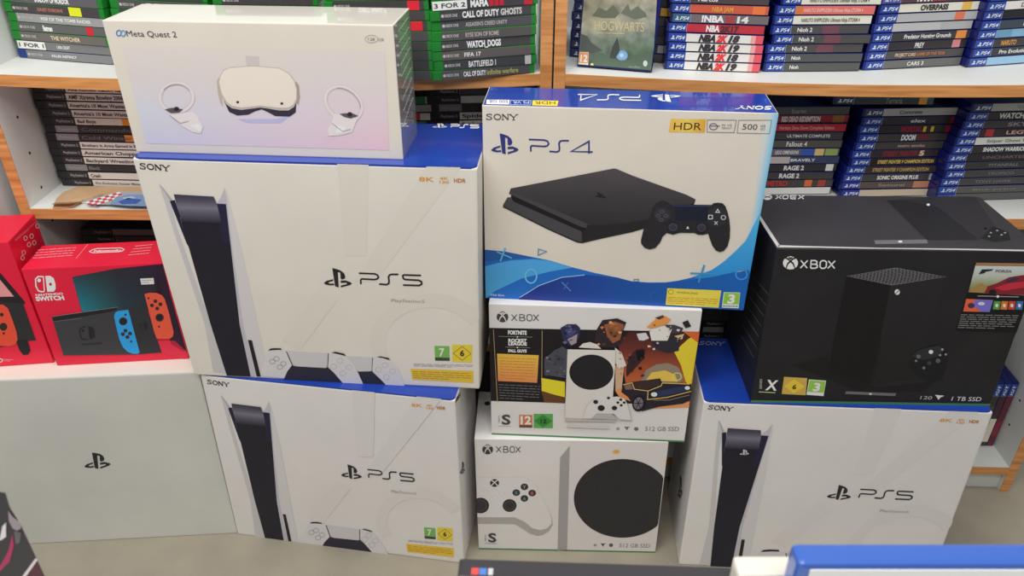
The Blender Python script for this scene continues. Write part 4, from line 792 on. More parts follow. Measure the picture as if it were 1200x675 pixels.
def game(kind, loc, rotz, roty, spec, label, group, upright=False, sx=1):
    """spec: spine colour, then optional dict(t=title, c=title colour, a=(start, end of title, 0..1), h=height, x=[(from, to, colour)...], band=colour)"""
    k = KIND[kind]; L, D, T = k['L'], k['D'], k['T']
    r = empty('game_case', loc, label, 'video game', group)
    r.rotation_euler = (0, roty, rotz) if not upright else (0, -math.pi/2, rotz)
    r.scale = (sx, 1, 1)
    sm, wm = shells(kind); o = bpy.data.objects.new('case_shell', sm); COL.objects.link(o); o.parent = r
    col, d = spec[0], (spec[1] if len(spec) > 1 else {})
    if 'shell' in d: o.data = sm.copy(); o.data.materials[0] = paint(d['shell'], .25, coat=.4); o['label'] = 'blue case shell'
    bm = bmesh.new(); mats = [paint(col, .3, coat=.3)]; x0, x1 = -L/2+k['x0'], L/2-k['x1']; xb = x0+k['bw']; mg = .0005 if kind == 'green' else .0010; z0, z1 = mg, T-mg
    strip(bm, xb if k['band'] else x0, x1, z0, z1, -.0004, 0)
    if k['band']:
        mats.append(paint(d.get('band', k['band']), .3, coat=.3)); strip(bm, x0, xb-.0006, z0, z1, -.0004, 1)
        mats.append(paint((150, 158, 190) if kind == 'blue' else (140, 140, 140), .3)); strip(bm, xb-.0006, xb, z0, z1, -.0004, 2)
    for a, b, c in d.get('x', ()):
        m = paint(c, .3, coat=.3)
        if m not in mats: mats.append(m)
        s = xb if k['band'] else x0; strip(bm, s+(x1-s)*a, s+(x1-s)*b, z0, z1, -.0006, mats.index(m))
    from_bm('spine_insert', bm, mats, r)
    if not d.get('nb'):
        o = bpy.data.objects.new('platform_lettering', wm); COL.objects.link(o); o.parent = r
    if d.get('t'):
        words = d['t'] if isinstance(d['t'], list) else [(d['t'], d.get('c', (214, 212, 210)))]
        s = xb; a, b = d.get('a', (.12, .75)); tot = sum(len(w) for w, _ in words); x = s+(x1-s)*a; wd = (x1-s)*(b-a); h = d.get('h', .0062)
        for w, c in words:
            vs, ps = glyphs(w.strip(), d.get('b', .02), d.get('sh', 0)); ww = wd*len(w)/tot
            me = bpy.data.meshes.new('title_lettering'); me.from_pydata([(x+px*ww*.96, -.0010, (T-h)/2+py*h) for px, py in vs], [], list(ps)); me.materials.append(paint(c))
            o = bpy.data.objects.new('title_lettering', me); COL.objects.link(o); o.parent = r; x += ww
    if d.get('st'):
        me = bpy.data.meshes.new('price_sticker'); a, b, c = d['st']; me.from_pydata([(a*L-L/2, -.0011, .001), (b*L-L/2, -.0011, .001), (b*L-L/2, -.0011, T-.001), (a*L-L/2, -.0011, T-.001)], [], [(0, 1, 2, 3)]); me.materials.append(paint((216, 214, 208)))
        o = bpy.data.objects.new('price_sticker', me); COL.objects.link(o); o.parent = r; o['label'] = 'white offer sticker'
        vs, ps = glyphs(c, .02); me = bpy.data.meshes.new('sticker_lettering'); me.from_pydata([((a+.015)*L-L/2+px*(b-a-.03)*L, -.0014, .0042+py*.0062) for px, py in vs], [], list(ps)); me.materials.append(paint((50, 48, 48)))
        q = bpy.data.objects.new('sticker_lettering', me); COL.objects.link(q); q.parent = o
    return r
NUM = ['second', 'third', 'fourth', 'fifth', 'sixth', 'seventh', 'eighth', 'ninth', 'tenth', 'eleventh', 'twelfth', 'thirteenth', 'fourteenth', 'fifteenth', 'sixteenth', 'seventeenth', 'eighteenth', 'nineteenth', 'twentieth', 'twenty-first', 'twenty-second', 'twenty-third']
ORD = ['lowest']+[n+' from bottom' for n in NUM]
TOPO = ['topmost']+[n+' from top' for n in NUM]
def cname(c):
    r, g, b = c; m, n = max(c), min(c)
    if m-n < 26: return 'white' if m > 178 else 'grey' if m > 92 else 'black'
    if r == m: return 'orange' if g > 90 and b < 110 and r > 180 else 'pink' if b > 100 and r > 180 else 'brown' if g > r*.55 else 'red'
    return 'blue' if b == m else 'green'
def stack(kind, z, bl, br, specs, where, shelf, jit=.0016, dy=0, top=False):
    """lying cases, spines out; bl and br: measured pixels of the bottom spine's two lower corners"""
    sx = (LX0, LX1) if shelf == 'L' else (RX0, RX1); amt = dict(LEV)[z]
    k = KIND[kind]; zz = z-.004
    for _ in range(3):
        A, B = on_z(bl, zz), on_z(br, zz); M = (A+B)/2; zz = z-sag_of(M.x, sx[0]+T, sx[1]-T, amt)
    d = B-A; ang = math.atan2(d.y, d.x); ang = max(-.2, min(.2, ang)); n = Vector((-math.sin(ang), math.cos(ang), 0))
    slope = sag_of(M.x+.05, sx[0], sx[1], amt)-sag_of(M.x-.05, sx[0], sx[1], amt); roty = math.atan(slope/.1)
    yw = .0454*max(0, M.y+.14-SHELF_Y) if shelf == 'R' else 0
    sxs = max(.9, min(1.03, (d.length+.003)/k['L'])); hl = k['L']*sxs/2*math.cos(ang)+.006+max(0, .135*math.sin(ang)); hr = k['L']*sxs/2*math.cos(ang)+.006+max(0, -.135*math.sin(ang))
    M.y = min(M.y+dy, SHELF_Y+DEEP-.15); M.x = max(sx[0]+T+hl+yw, min(sx[1]-T-hr, M.x)); zz = z-sag_of(M.x, sx[0]+T, sx[1]-T, amt)
    r = random.Random(len(where)*7+len(specs)); h = 0.
    for i, s in enumerate(specs):
        kd = kind; j = Vector((r.uniform(-1, 1)*jit*1.6, r.uniform(-1, .4)*jit, 0))
        if len(s) > 1 and 'dx' in s[1]: j.x += s[1]['dx']
        loc = Vector((M.x+j.x+math.tan(roty)*0, M.y+j.y, zz+.0011+h))
        nm = ('topmost' if i == len(specs)-1 else TOPO[len(specs)-1-i]) if top else ORD[i]
        game(kd, loc, ang+r.uniform(-.012, .012), roty, s, '%s-spined game case, %s in %s' % (cname(s[0]), nm, where), 'game cases in stacks on the shelves', sx=sxs)
        h += k['T']+.0003
g1, g2, g3 = (62, 60, 62), (74, 72, 74), (92, 90, 92)
WH = (206, 204, 200)
red = (186, 40, 50)
# upper shelf, left unit: green cases
stack('green', ZU, (22.7, 70), (134.7, 74.5), [((112, 112, 114), dict(t='KILLER INSTINCT', a=(.12, .5), h=.004, shell=(24, 52, 118))), ((104, 104, 106), dict(st=(.02, .30, '1 FOR 1'), t='LARA CROFT', a=(.22, .42), h=.005, nb=1)), ((96, 92, 88), dict(t='THE WITCHER', c=(206, 190, 160), a=(.2, .65))), ((88, 88, 90), dict(t='Batman', a=(.1, .24), h=.008, b=.05, x=[(.78, .86, red)])), ((142, 142, 144), dict(t='RISE OF THE TOMB RAIDER', a=(.1, .85), h=.005)), ((66, 60, 66), dict(t='SUNSET OVERDRIVE', c=(176, 120, 90), a=(.12, .5), h=.005, x=[(.66, .8, (206, 214, 40))])), ((90, 86, 92), dict(t='SHADOW OF MORDOR', a=(.1, .62), h=.007, b=.05)), (g3, dict(t='METRO REDUX', a=(.12, .6), x=[(.72, .82, red)])), (g2, dict(t='HALO', x=[(.7, .8, red)])), ((92, 92, 96), dict(t='DESTINY')), (g2,)], 'green stack by the far left panel', 'L')
stack('green', ZU, (146, 77), (256, 81), [(g1,), (g2,), (g1,), (g3,), (g2,), (g1, dict(t='TITAN')), (g2, dict(t='GEARS')), (g1, dict(t='FORZA')), (g2, dict(t='NBA LIVE')), (g1, dict(t='MADDEN'))], 'green stack behind headset box, left', 'L')
stack('green', ZU, (266, 84), (382, 86), [(g1,), (g2,), (g1,), (g3,), (g2,), (g1,), (g2,), (g1,), ((188, 42, 70), dict(t='RED DEAD REDEMPTION', a=(.2, .85), h=.008)), (g2,), (g1,)], 'green stack behind headset box, middle', 'L')
stack('green', ZU, (392, 94), (508, 95.5), [(g2,), (g1,), (g1,), (g1,), (g2,), (g1, dict(x=[(.82, .95, (206, 40, 56))])), ((66, 64, 66),), (g1, dict(x=[(.82, .95, (206, 40, 56))])), ((92, 84, 78),), (g2, dict(t='DIRT RALLY', a=(.1, .5))), (g1,)], 'green stack behind headset box, right', 'L')
stack('green', ZU, (514, 93.5), (631, 88.5), [(g2, dict(t=[('CALL OF DUTY', (226, 224, 220)), (' infinite warfare', (150, 146, 90))], a=(.05, .85), h=.0072, b=.03)), ((58, 60, 62), dict(t='BATTLEFIELD 1', a=(.1, .5), h=.0085, x=[(.92, .99, (170, 170, 168))])), ((86, 80, 78), dict(t='FIFA 17', a=(.06, .3))), ((64, 62, 62), dict(t='WATCH_DOGS', a=(.1, .6), h=.009, b=.05)), ((78, 76, 74), dict(t='RYSE SON OF ROME', c=(170, 166, 160), a=(.08, .56))), ((72, 72, 76), dict(t="ASSASSIN'S CREED UNITY", c=(168, 164, 160), a=(.08, .68), h=.0056)), (g1, dict(t=[('CALL OF DUTY', (228, 226, 222)), (' GHOSTS', (190, 186, 184))], a=(.05, .88), h=.0085, b=.04)), ((60, 58, 60), dict(st=(.01, .33, '3 FOR 2'), t=[('MAFIA', (230, 228, 226)), (' III', (176, 34, 48))], a=(.14, .6), h=.009, b=.05, x=[(.9, .99, (176, 36, 46))], nb=1)), ((84, 82, 82), dict(t='MINECRAFT', c=(150, 148, 146), a=(.12, .45))), ((74, 70, 72), dict(t='GEARS OF WAR', a=(.1, .5), x=[(.5, .6, red)]))], 'green stack beside the double upright', 'L')
# middle shelf, left unit: black cases
pale = (198, 192, 186); dk = (46, 43, 46); gb = dict(band=(122, 118, 122))
stack('black', ZM, (71.5, 218.3), (187, 220), [(pale, dict(t='Pro Evolution Soccer Management', c=(110, 106, 104), a=(.04, .9), h=.004)), (pale, dict(t='Crash', c=(70, 66, 66), a=(.03, .18), h=.0065)), (dk, dict(t='Black', c=(120, 116, 116), a=(.03, .2), **gb)), (pale, dict(t='Backyard Wrestling', c=(60, 56, 56), a=(.03, .75), h=.006)), (pale, dict(t="American Chopper", c=(60, 56, 56), a=(.03, .9), h=.006)), (pale, dict(t='Brothers in Arms Earned in Blood', c=(70, 66, 66), a=(.03, .95), h=.005)), (dk, dict(t='Cold Winter', c=(96, 92, 92), a=(.05, .8), x=[(.66, .8, (206, 120, 40))], **gb)), (dk, dict(t='Commandos', c=(90, 86, 86), a=(.05, .85), **gb)), ((204, 196, 182), dict(t='Bad Boys', c=(60, 56, 56), a=(.03, .3), h=.006, x=[(.66, .84, (222, 136, 40))])), (pale, dict(t="America's 10 Most Wanted", c=(54, 50, 50), a=(.02, .86), h=.006)), (pale, dict(t="America's 10 Most Wanted", c=(54, 50, 50), a=(.02, .84), h=.006)), (pale, dict(t='AMF Xtreme Bowling 2006', c=(44, 40, 40), a=(.03, .82), h=.007)), (pale, dict(t='Alfa Romeo Racing Italiano', c=(70, 64, 62), a=(.03, .95), h=.007)), (pale, dict(t='Airborne Troops', c=(90, 80, 76), a=(.02, .7), h=.006))], 'black stack on left middle shelf', 'L', top=True)
stack('black', ZM, (393, 224), (510, 223), [(pale,), (pale,), (pale,), (dk,), (pale,), (pale,), (pale,), (dk,), (pale, dict(x=[(.72, .95, (40, 110, 96))])), (pale, dict(x=[(.72, .86, (186, 60, 50))])), ((150, 148, 140),), ((168, 166, 158), dict(x=[(.78, .92, (34, 112, 66))]))], 'black stack behind headset box', 'L', top=True)
stack('black', ZM, (513, 222), (630, 221), [(pale,), (pale,), (pale,), (dk,), (pale,), (pale,), (pale,), (pale,), (pale, dict(t='Syphon Filter', c=(50, 46, 46), a=(.03, .6))), (pale, dict(t='Spider', c=(50, 46, 46), a=(.03, .4))), (dk, gb), (pale,), (g2,)], 'black stack behind white-and-blue box', 'L', top=True)
# right unit, upper shelf: blue cases
pb = dict(band=(34, 40, 78))
stack('blue', ZU, (664.5, 75.5), (777, 79), [(g1, pb), (dk, dict(x=[(.9, 1, (150, 150, 150))], **pb)), (g1, pb), (dk, pb), (g1, pb), (g2, dict(x=[(.86, 1, (222, 160, 50))], **pb)), (dk, pb), (g1, pb), (dk, pb), (g1, pb)], 'blue stack behind the face-out game', 'R', dy=.035)
nb = lambda y: dict(sh=.25, t=[('NBA', (52, 48, 50)), ('2K', (206, 50, 60)), (y, (60, 56, 58))], a=(.16, .7), h=.0096, b=.07, x=[(.84, .9, (220, 150, 150)), (.9, 1, (206, 80, 92))])
stack('blue', ZU, (778.5, 83), (888.5, 84.5), [(WH, nb('19')), (WH, nb('18')), (WH, nb('19')), (WH, nb('18')), ((172, 44, 56), dict(t=[('NBA', (214, 210, 208)), ('2K17', (70, 50, 52))], a=(.25, .68), h=.009, b=.05)), ((104, 96, 96), dict(t=[('!NBA', (222, 220, 218)), ('2K', (176, 50, 60)), ('14', (206, 204, 204))], a=(.14, .75), h=.0092, b=.05, band=(52, 88, 120))), ((188, 84, 60), dict(t='NBA JAM', c=(206, 150, 70), a=(.28, .56), h=.007, x=[(.8, .96, (214, 110, 60))])), ((70, 62, 62), dict(t='Narcos', a=(.1, .36), h=.0062)), ((60, 58, 60), dict(t='NHL 20')), (g2,)], 'blue stack right of face-out game', 'R')
st4 = dict(t='NARUTO SHIPPUDEN: Ultimate Ninja STORM 4', c=(96, 92, 90), a=(.1, .88), h=.0056)
n2 = dict(t='Nioh 2', a=(.08, .28), h=.0062, x=[(.4, .62, (104, 66, 74))])
stack('blue', ZU, (895, 85), (1006, 83.5), [((76, 78, 76), dict(t='Nioh', a=(.08, .2), h=.0056)), ((74, 76, 76), dict(t='Nioh', a=(.08, .2), h=.0056)), ((72, 70, 70), n2), ((70, 70, 70), dict(n2, dx=.004)), ((72, 70, 70), n2), ((206, 206, 192), st4), ((206, 104, 96), dict(st4, c=(230, 180, 170), x=[(0, .09, (196, 110, 60))])), ((206, 206, 192), dict(st4, dx=.008)), (g2, dict(dx=.008)), (g1,)], 'second blue stack from face-out game', 'R')
stack('blue', ZU, (1010.5, 82.5), (1127, 77.8), [((96, 96, 94), dict(t='CARS 3', a=(.3, .52), h=.006)), ((70, 68, 68), dict(t=[('PROJECT CARS', (206, 176, 150)), (' GAME OF THE YEAR', (180, 110, 66))], a=(.12, .78), h=.005)), (dk, dict(t='PREY', a=(.34, .46), h=.008, x=[(.82, .92, (190, 120, 124))])), ((56, 56, 58), dict(t='Predator Hunting Grounds', a=(.16, .78), h=.0065, x=[(.82, .95, (206, 130, 60))])), ((160, 160, 162), dict(x=[(0, .6, (170, 170, 172))])), ((164, 164, 168), dict(x=[(.72, .84, (206, 110, 80))])), ((206, 204, 192), dict(t='OVERPASS', c=(54, 50, 50), a=(.26, .62), h=.0078, b=.05, x=[(.78, .9, (222, 168, 80))])), ((82, 62, 70), dict(t=[('MAFIA', (214, 210, 208)), (' III', (176, 60, 66))], a=(.2, .56), h=.0092, b=.05, x=[(.7, 1, (110, 40, 52))], band=(76, 76, 150))), (g1,), (dk,)], 'third blue stack from face-out game', 'R')
lb = (120, 160, 190)
stack('blue', ZU, (1131, 78), (1247, 73), [((140, 178, 206), dict(band=(50, 74, 150))), ((50, 52, 60), dict(t='Pro Evolution', a=(.1, .5), h=.006)), ((54, 54, 58), dict(t='NARUTO', c=(222, 150, 70), a=(.1, .3), h=.0075)), (lb, dict(x=[(.0, .2, (100, 140, 170))])), ((58, 66, 76), dict(t='P R E Y', a=(.3, .7))), ((34, 36, 40),), (WH, dict(t='DESPERADOS', c=(90, 86, 84), a=(.2, .7))), ((176, 174, 176),), (g1,), (dk,)], 'blue stack at right edge, upper shelf', 'R')
# right unit, middle shelf
stack('blue', ZM, (864, 229), (972, 228), [(WH,), ((64, 56, 56), dict(t='METRO', c=(186, 50, 50), a=(.12, .4), h=.009, x=[(.62, .72, (196, 100, 50)), (.8, .9, (150, 60, 50))])), ((62, 60, 60), dict(t='RAGE 2', c=(206, 202, 200), a=(.28, .56), h=.008, b=.04)), ((54, 52, 52), dict(t='RAGE 2', c=(206, 202, 200), a=(.3, .58), h=.008, b=.04, x=[(.86, .96, (206, 204, 200))])), ((60, 66, 92), dict(x=[(0, .35, (176, 166, 164))], t='BRAVELY', a=(.36, .7), h=.005)), ((96, 92, 100), dict(t='LEGO DIMENSIONS', a=(.16, .48), x=[(.5, .68, (60, 86, 160)), (.68, .8, (206, 176, 120)), (.82, .98, (140, 160, 90))])), ((86, 82, 76), dict(t='Fallout 4', a=(.28, .56), h=.0085)), ((66, 64, 62), dict(t='ULTIMATE COMPLETE', a=(.28, .86), h=.005)), ((186, 48, 54), dict(t='Horizon Zero Dawn Complete Edition', c=(226, 160, 150), a=(.14, .88), h=.0056)), ((150, 40, 48), dict(t='RED DEAD REDEMPTION', c=(214, 206, 200), a=(.14, .66), h=.0085, b=.05, x=[(.8, .95, (150, 96, 50))])), ((78, 78, 74), dict(t='Scarlet', c=(140, 138, 134), a=(.26, .46), h=.007))], 'blue stack behind black box, left', 'R', top=True)
sf = dict(t='STREET FIGHTER V CHAMPION EDITION', c=(206, 176, 100), a=(.1, .86), h=.0062, b=.03)
stack('blue', ZM, (981, 231.5), (1096, 229.5), [((186, 170, 150), dict(band=(40, 46, 140))), ((84, 70, 66), dict(t='Samurai', c=(140, 130, 126), a=(.24, .6), h=.005, x=[(.7, .98, (176, 120, 96))], band=(40, 46, 140))), ((64, 62, 62), dict(t='SONIC ORIGINS PLUS', a=(.2, .76), h=.0066, b=.04, x=[(.88, .92, (150, 150, 150))], dx=-.003)), ((60, 50, 50), dict(sf, c=(176, 150, 90))), ((46, 38, 38), dict(sf, dx=.004)), ((54, 48, 48), dict(t=[('STREET FIGHTER', (120, 44, 54)), (' 5', (206, 180, 150))], a=(.16, .7), h=.0085, b=.05, dx=.004)), ((66, 62, 60), dict(t='metro exodus', c=(186, 150, 140), a=(.3, .66), h=.005, dx=.004)), ((62, 58, 56), dict(t=[('DOOM', (222, 216, 212)), (' VFR', (120, 40, 48))], a=(.3, .68), h=.0092, b=.05, dx=.006)), ((44, 42, 42), dict(t=[('MORTAL', (150, 30, 56)), (' 11', (206, 176, 50))], a=(.28, .7), h=.0085, b=.05, x=[(.84, .9, (130, 30, 50))], dx=.008)), ((50, 48, 48), dict(t='elex', a=(.36, .56), h=.006, x=[(.86, .96, (130, 34, 46))], dx=.008)), ((168, 166, 160), dict(t='Concrete', c=(80, 78, 76), a=(.2, .5), h=.006, dx=.008, band=(58, 60, 96)))], 'blue stack behind black box, middle', 'R', top=True)
stack('blue', ZM, (1093, 236.5), (1208, 234), [((82, 80, 78),), ((78, 76, 76), dict(t='fine print', c=(120, 118, 116), a=(.2, .8), h=.003)), ((66, 64, 64), dict(t='TONY HAWK', c=(110, 108, 106), a=(.2, .7), h=.005)), ((66, 64, 64), dict(t='TROPICO', c=(110, 108, 106), a=(.3, .66), h=.005)), ((56, 54, 54), dict(t='TITANFALL', c=(120, 116, 114), a=(.3, .72), h=.005)), ((44, 40, 40), dict(t='UNCHARTED', c=(110, 100, 96), a=(.2, .8), h=.005)), ((50, 48, 48), dict(t='SHADOW WARRIOR', a=(.14, .72), h=.007, b=.04, x=[(.88, 1, (206, 120, 50))], dx=.004)), ((206, 206, 196), dict(t='Sniper Ghost Warrior', c=(120, 118, 112), a=(.14, .9), h=.005, dx=.004)), ((58, 46, 52), dict(t='LEGO', c=(206, 170, 150), a=(.34, .68), x=[(.08, .18, (170, 50, 56))], dx=.006)), ((66, 64, 66), dict(t='SKYRIM', c=(150, 148, 146), a=(.3, .8), h=.006, dx=.008)), ((56, 54, 54), dict(t='WATCH_DOGS', c=(206, 204, 200), a=(.14, .76), h=.0085, b=.04, dx=.008)), ((160, 160, 152), dict(t='Valkyria', c=(130, 128, 124), a=(.3, .7), h=.005, dx=.012, band=(60, 62, 96)))], 'blue stack behind black box, right', 'R', top=True)
# one case lying across the tops of two stacks
p = on_y((1034, 124), 1.272)
game('blue', Vector((p.x, 1.272, ZM+.1655)), 0, 0, ((52, 60, 62), dict(t='Terraria', c=(130, 130, 124), a=(.4, .62), h=.009, x=[(.82, .92, (216, 150, 60)), (.92, 1, (60, 84, 96))], band=(44, 52, 74))), 'dark game case with orange patch lying across two blue stacks, right middle shelf', 'game cases in stacks on the shelves')
# low shelves: what shows between the boxes
stack('black', ZB, proj((.352, 1.24, ZB)), proj((.537, 1.235, ZB)), [((dk, dict(nb=1, band=(150, 148, 150))) if i in (18, 20) else (dk if i % 4 else g2,)) for i in range(22)], 'dark stack left of black box', 'R', top=True)
pz = on_y((97, 281), 1.30); n_ = max(3, round((pz.z-ZL)/.0145)+1); xl = on_y((97, 275), 1.30).x
stack('black', ZL, proj((xl, 1.30, ZL-.003)), proj((xl+.187, 1.30, ZL-.003)), [((120, 120, 116), dict(band=(60, 58, 62))) if i == n_ else (dk if i % 3 else g2,) for i in range(n_+1)], 'dark stack above the red boxes', 'L', top=True)

# upright cases on the bottom shelf by the right panel
for i, (c, d) in enumerate((((70, 66, 70), dict()), ((56, 52, 56), dict(x=[(.2, .5, (76, 72, 74))])), ((62, 56, 60), dict(x=[(.0, .4, (70, 40, 48)), (.45, .92, (206, 200, 186))])), ((96, 40, 56), dict(x=[(.5, .8, (130, 40, 60))])))):
    r = game('blue', (1.0262-.0150*(4-i), 1.236, ZB+.0862), 0, 0, (c, d), ['dark grey upright game case, fourth from the right panel on the bottom shelf', 'dark upright game case, third from the right panel on the bottom shelf', 'upright game case with white lower spine, bottom shelf', 'red-spined upright game case, bottom shelf, against the right panel'][i], 'upright game cases on the bottom shelf', upright=True)
    r.rotation_euler = (0, math.pi/2, -.0454)

# ---------------------------------------------------------------- face-out game leaning on the stacks
zf = zoom(660, 0, 7.108)
ya = on_z((680, 82), ZU-.006).y
A, B = on_z(zf((112, 578))[0], ZU-.0045), on_z(zf((740, 606))[0], ZU-.0045)
root = empty('face_out_game_case', (A+B)/2, 'blue game case shown face out with misty grey-green cover, on upper shelf', 'video game')
r = (B-A).normalized(); r.z = -SAG*4*(1-2*((A.x+B.x)/2-RX0-T)/(RX1-RX0-2*T))/(RX1-RX0-2*T); r.normalize(); lean = math.radians(3); bk = Vector((-r.y, r.x, 0)).normalized(); up = (r.cross(bk)*math.cos(lean)+bk*math.sin(lean)).normalized(); nn = r.cross(up)
w = (B-A).length; M3 = Matrix((r, -nn, up)).transposed().to_4x4(); root.rotation_euler = M3.to_euler(); root.location.z = ZU-sag_of(root.location.x, RX0+T, RX1-T, SAG)+.0024
bm = bmesh.new(); bm_box(bm, -w/2, w/2, 0, .0145, 0, .171, bevel=.0018); from_bm('case_shell', bm, KIND['blue']['shell'], root)
cf = Face(root.location-r*w/2, root.location+r*w/2, root.location-r*w/2+up*.17); inv = M3.inverted()
cf.quad = [(.002, .003), (w-.002, .003), (w-.002, .168), (.002, .168)]
def cover(name, art, label=None):
    o = art.done(name, label); o.data.transform(inv); return o
a = Art(cf, root); a.poly(zf((118, 562), (150, -40), (782, -40), (745, 588)), None, 0, grad('misty_cover', [(0, (74, 84, 74)), (.2, (96, 108, 98)), (.38, (120, 126, 112)), (.52, (166, 164, 140)), (.62, (150, 146, 120)), (.8, (120, 116, 96)), (1, (170, 156, 132))], stops2=[(0, (60, 74, 60)), (.25, (84, 106, 84)), (.45, (110, 124, 112)), (.6, (142, 144, 132)), (1, (150, 148, 130))], blotch=.32, bs=7)); 
a.poly(zf((240, 130), (300, 60), (360, 90), (420, 40), (470, 110), (430, 150), (330, 150)), (96, 100, 84), 1); a.poly(zf((480, 110), (540, 30), (560, 90), (620, 50), (690, 110), (700, 140), (600, 160)), (100, 106, 92), 1); a.poly(zf((150, 280), (200, 300), (240, 360), (330, 420), (250, 440), (140, 420)), (80, 84, 80), 1)
a.poly(zf((385, 480), (410, 390), (450, 310), (468, 380), (470, 430), (430, 490)), (66, 70, 68), 1); a.ell(zf((490, 462))[0], 6.6, 6, (120, 158, 196), 1); a.ell(zf((487, 460))[0], 2.6, 2.4, (160, 196, 224), 2); a.poly(zf((240, 470), (330, 440), (420, 500), (560, 500), (740, 420), (745, 585), (250, 570)), (84, 100, 86), 1)
cover('cover_sheet', a)
a = Art(cf, root, base=2); a.text('HOGWARTS', zf((258, 248))[0], zf((672, 264))[0], 10.5, (196, 176, 132), bold=.0); a.lines(*zf((290, 270), (640, 278), (640, 286), (290, 280)), 1, .8, (190, 176, 140)); cover('lettering', a)
a = Art(cf, root, base=2); a.poly(zf((128, 432), (212, 434), (208, 552), (124, 548)), (216, 210, 200)); a.poly(zf((134, 436), (210, 438), (206, 526), (130, 522)), (206, 140, 84), 1); a.text('12', zf((142, 512))[0], zf((200, 514))[0], 8, (238, 226, 210), 2, bold=.03); cover('rating_label', a, 'orange age label')
a = Art(cf, root, base=2); a.ell(zf((240, 538))[0], 1.9, 1.9, (206, 206, 130), 1, n=14); a.ell(zf((684, 528))[0], 2.6, 3.6, (186, 196, 190), 1, n=16); a.text('studios', zf((545, 562))[0], zf((640, 566))[0], 2.6, (150, 160, 150)); cover('small_print', a)

# ---------------------------------------------------------------- cardboard and leaflet on the left middle shelf
zt = zoom(0, 170, 6)
def flat_sheet(name, pts, z, th, mat, label, cat, back=.0):
    P = [on_z(p, z) for p in pts]; c = sum(P, Vector())/len(P); c.z = z
    root = empty(name, c, label, cat); bm = bmesh.new(); lo = [bm.verts.new(p-c) for p in P]; hi = [bm.verts.new(p-c+Vector((0, 0, th))) for p in P]
    bm.faces.new(lo[::-1]); bm.faces.new(hi); n = len(P)
    for i in range(n): bm.faces.new([lo[i], lo[(i+1) % n], hi[(i+1) % n], hi[i]])
    bmesh.ops.recalc_face_normals(bm, faces=bm.faces[:]); from_bm('sheet', bm, mat, root); return root, c
zz = ZM-.0002
rc, cc = flat_sheet('cardboard_piece', zt((375, 450), (400, 385), (450, 340), (560, 298), (1090, 306), (1090, 345), (720, 352), (590, 392), (510, 440)), zz, .003, M_CARD, 'torn piece of brown cardboard lying on the left middle shelf', 'cardboard')
bm = bmesh.new(); P = [on_z(p, zz+.003)-cc for p in zt((365, 440), (385, 405), (590, 395), (500, 446))]; P = [p+Vector((0, 0, h)) for p, h in zip(P, (.006, .0, .0, .009))]
bm.faces.new([bm.verts.new(p) for p in P]); r = bmesh.ops.solidify(bm, geom=bm.faces[:], thickness=.0015); from_bm('flap', bm, M_CARD, rc)
lf_, lc = flat_sheet('leaflet', zt((590, 398), (850, 330), (1090, 335), (1090, 436), (760, 420), (640, 418)), zz+.0034, .002, paint((150, 152, 158), .3), 'leaflet with red and white checks and blue car, on the cardboard', 'leaflet')
Fl = Face(lc+Vector((-.1, 0, .002)), lc+Vector((.1, 0, .002)), lc+Vector((-.1, .1, .002)))
a = Art(Fl, lf_)
for i in range(9):
    for j in range(3):
        x, y = 600+27*i+j*12, 402-8.2*i+12*j
        if y < 420: a.poly(zt((x, y), (x+24, y-7), (x+34, y+3), (x+10, y+10)), (196, 56, 66) if (i+j) % 2 else (220, 214, 210), 0)
a.done('check_pattern')
a = Art(Fl, lf_, base=1); a.poly(zt((770, 418), (810, 372), (880, 352), (980, 350), (1088, 356), (1088, 432), (900, 430)), (110, 134, 170), 0); a.poly(zt((830, 400), (900, 375), (1000, 385), (960, 415), (860, 418)), (54, 82, 150), 1); a.poly(zt((860, 372), (930, 362), (960, 376), (880, 386)), (150, 172, 196), 1); a.done('car_picture')

# ---------------------------------------------------------------- display counter below the camera with a few cases standing on it
CZ = .686
rc = empty('display_counter', (0, .10, 0), 'low white display counter in front of the boxes, below the photo', 'counter')
box_obj('countertop', (-.75, .75, -.26, .275, CZ-.022, CZ), M_LAM, rc, .002)
for s in (-1, 1): box_obj('side_panel', (s*.72-.009, s*.72+.009, -.24, .24, 0, CZ-.022), M_LAM, rc)
box_obj('back_panel', (-.711, .711, .222, .24, .02, CZ-.022), M_LAM, rc)
def stand_case(name, x0, x1, y, top, shellmat, label, cat='video game', dep=.0145, rot=0, h=.171, bev=.003):
    root = empty(name, ((x0+x1)/2, y, top-h), label, cat, None, (0, 0, rot)); w = x1-x0
    bm = bmesh.new(); bm_box(bm, -w/2, w/2, 0, dep, 0, h, bevel=bev); from_bm('case_shell', bm, shellmat, root); return root
B1 = paint((50, 84, 160), .22, coat=.5, name='translucent_blue_plastic')
p1 = (929-600)/F*.42
r1 = stand_case('game_case', p1, p1+.137, .276, CZ+.180, B1, 'blue plastic game case standing in the right foreground', bev=.0032, h=.177)
box_obj('cover_sheet', (-.062, .0685, -.0009, -.0003, .004, .1735), paint((206, 206, 206), .35), r1, 0)
r1['label'] = 'blue plastic game case standing in the right foreground'
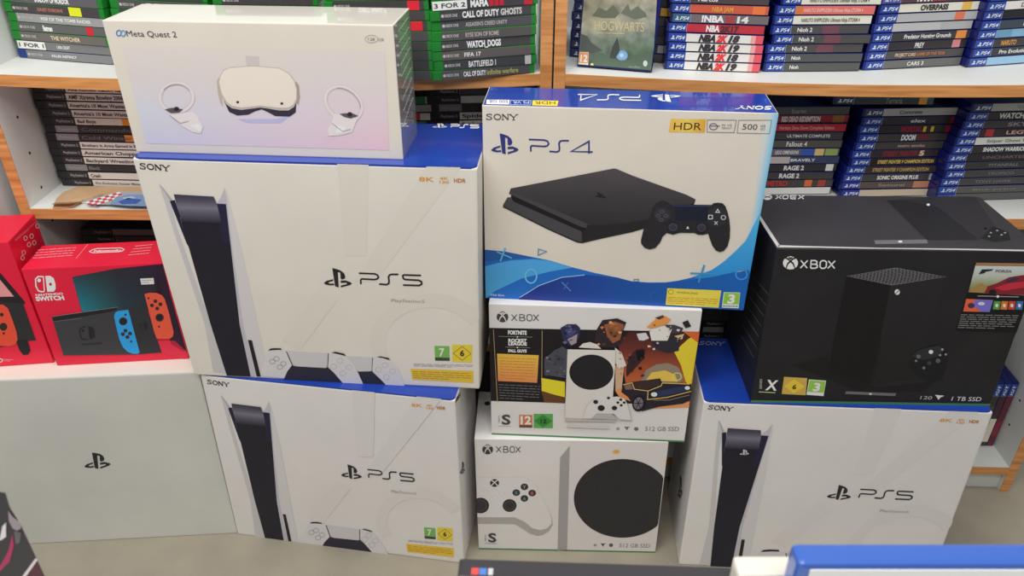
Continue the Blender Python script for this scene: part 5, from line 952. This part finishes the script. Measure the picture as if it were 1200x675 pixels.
r2 = stand_case('game_case', p1-.022, p1+.1, .296, CZ+.146, paint((196, 192, 182), .25, coat=.3, name='clear_case_plastic'), 'milky white game case just behind the blue foreground case', h=.146)
box_obj('cover_sheet', (-.056, .056, -.0009, -.0003, .006, .138), paint((130, 150, 180), .35), r2, 0)
r3 = stand_case('game_case', -.034, .137,   .312, CZ+.120, paint((46, 44, 47), .3, coat=.3, name='smoky_case_plastic'), 'dark game case standing on its long edge in the centre foreground', h=.120, rot=-.04, bev=.0016)
box_obj('spine_insert', (-.083, .083, .0015, .013, .1201, .1204), paint((52, 50, 54), .3), r3, 0)
for i, (x, c) in enumerate(((-.077, (196, 70, 66)), (-.072, (70, 110, 176)), (-.0665, (170, 170, 172)))): box_obj('spine_mark', (x, x+(.0045 if i < 2 else .003), .002, .007, .1204, .1206), paint(c, .3), r3, 0)
r4 = stand_case('game_case', -.4675, -.3325, .352, CZ+.149, paint((34, 32, 34), .3, coat=.3, name='black_cover_plastic'), 'dark game case with pink and white cover in the lower left corner', h=.149, dep=.009, bev=.001)
f4 = Face((-.4675, .352, CZ), (-.3325, .352, CZ), (-.4675, .352, CZ+.15)); zq = zoom(0, 560, 5.87)
for nm, polys in (('cover_sheet', [((( -200, 60), (40, 100), (70, 200), (150, 330), (250, 545), (330, 720), (-200, 720)), (40, 35, 37))]), ('cover_art', [(((0, 610), (60, 500), (90, 380), (100, 460), (70, 570), (0, 640)), (150, 30, 76)), (((60, 220), (90, 260), (140, 300), (150, 340), (120, 360), (90, 340), (65, 290)), (136, 122, 130)), (((0, 420), (20, 330), (45, 300), (45, 400), (10, 425)), (196, 192, 192)), (((100, 360), (150, 370), (140, 440), (110, 450)), (86, 78, 82)), (((150, 680), (250, 545), (262, 560), (170, 690)), (196, 186, 186)), (((180, 690), (265, 570), (310, 680)), (70, 26, 34))])):
    a = Art(f4, r4, base=0 if nm == 'cover_sheet' else 2)
    for pts, c in polys: a.poly(zq(*pts), c, 0, cl=False)
    a.done(nm)
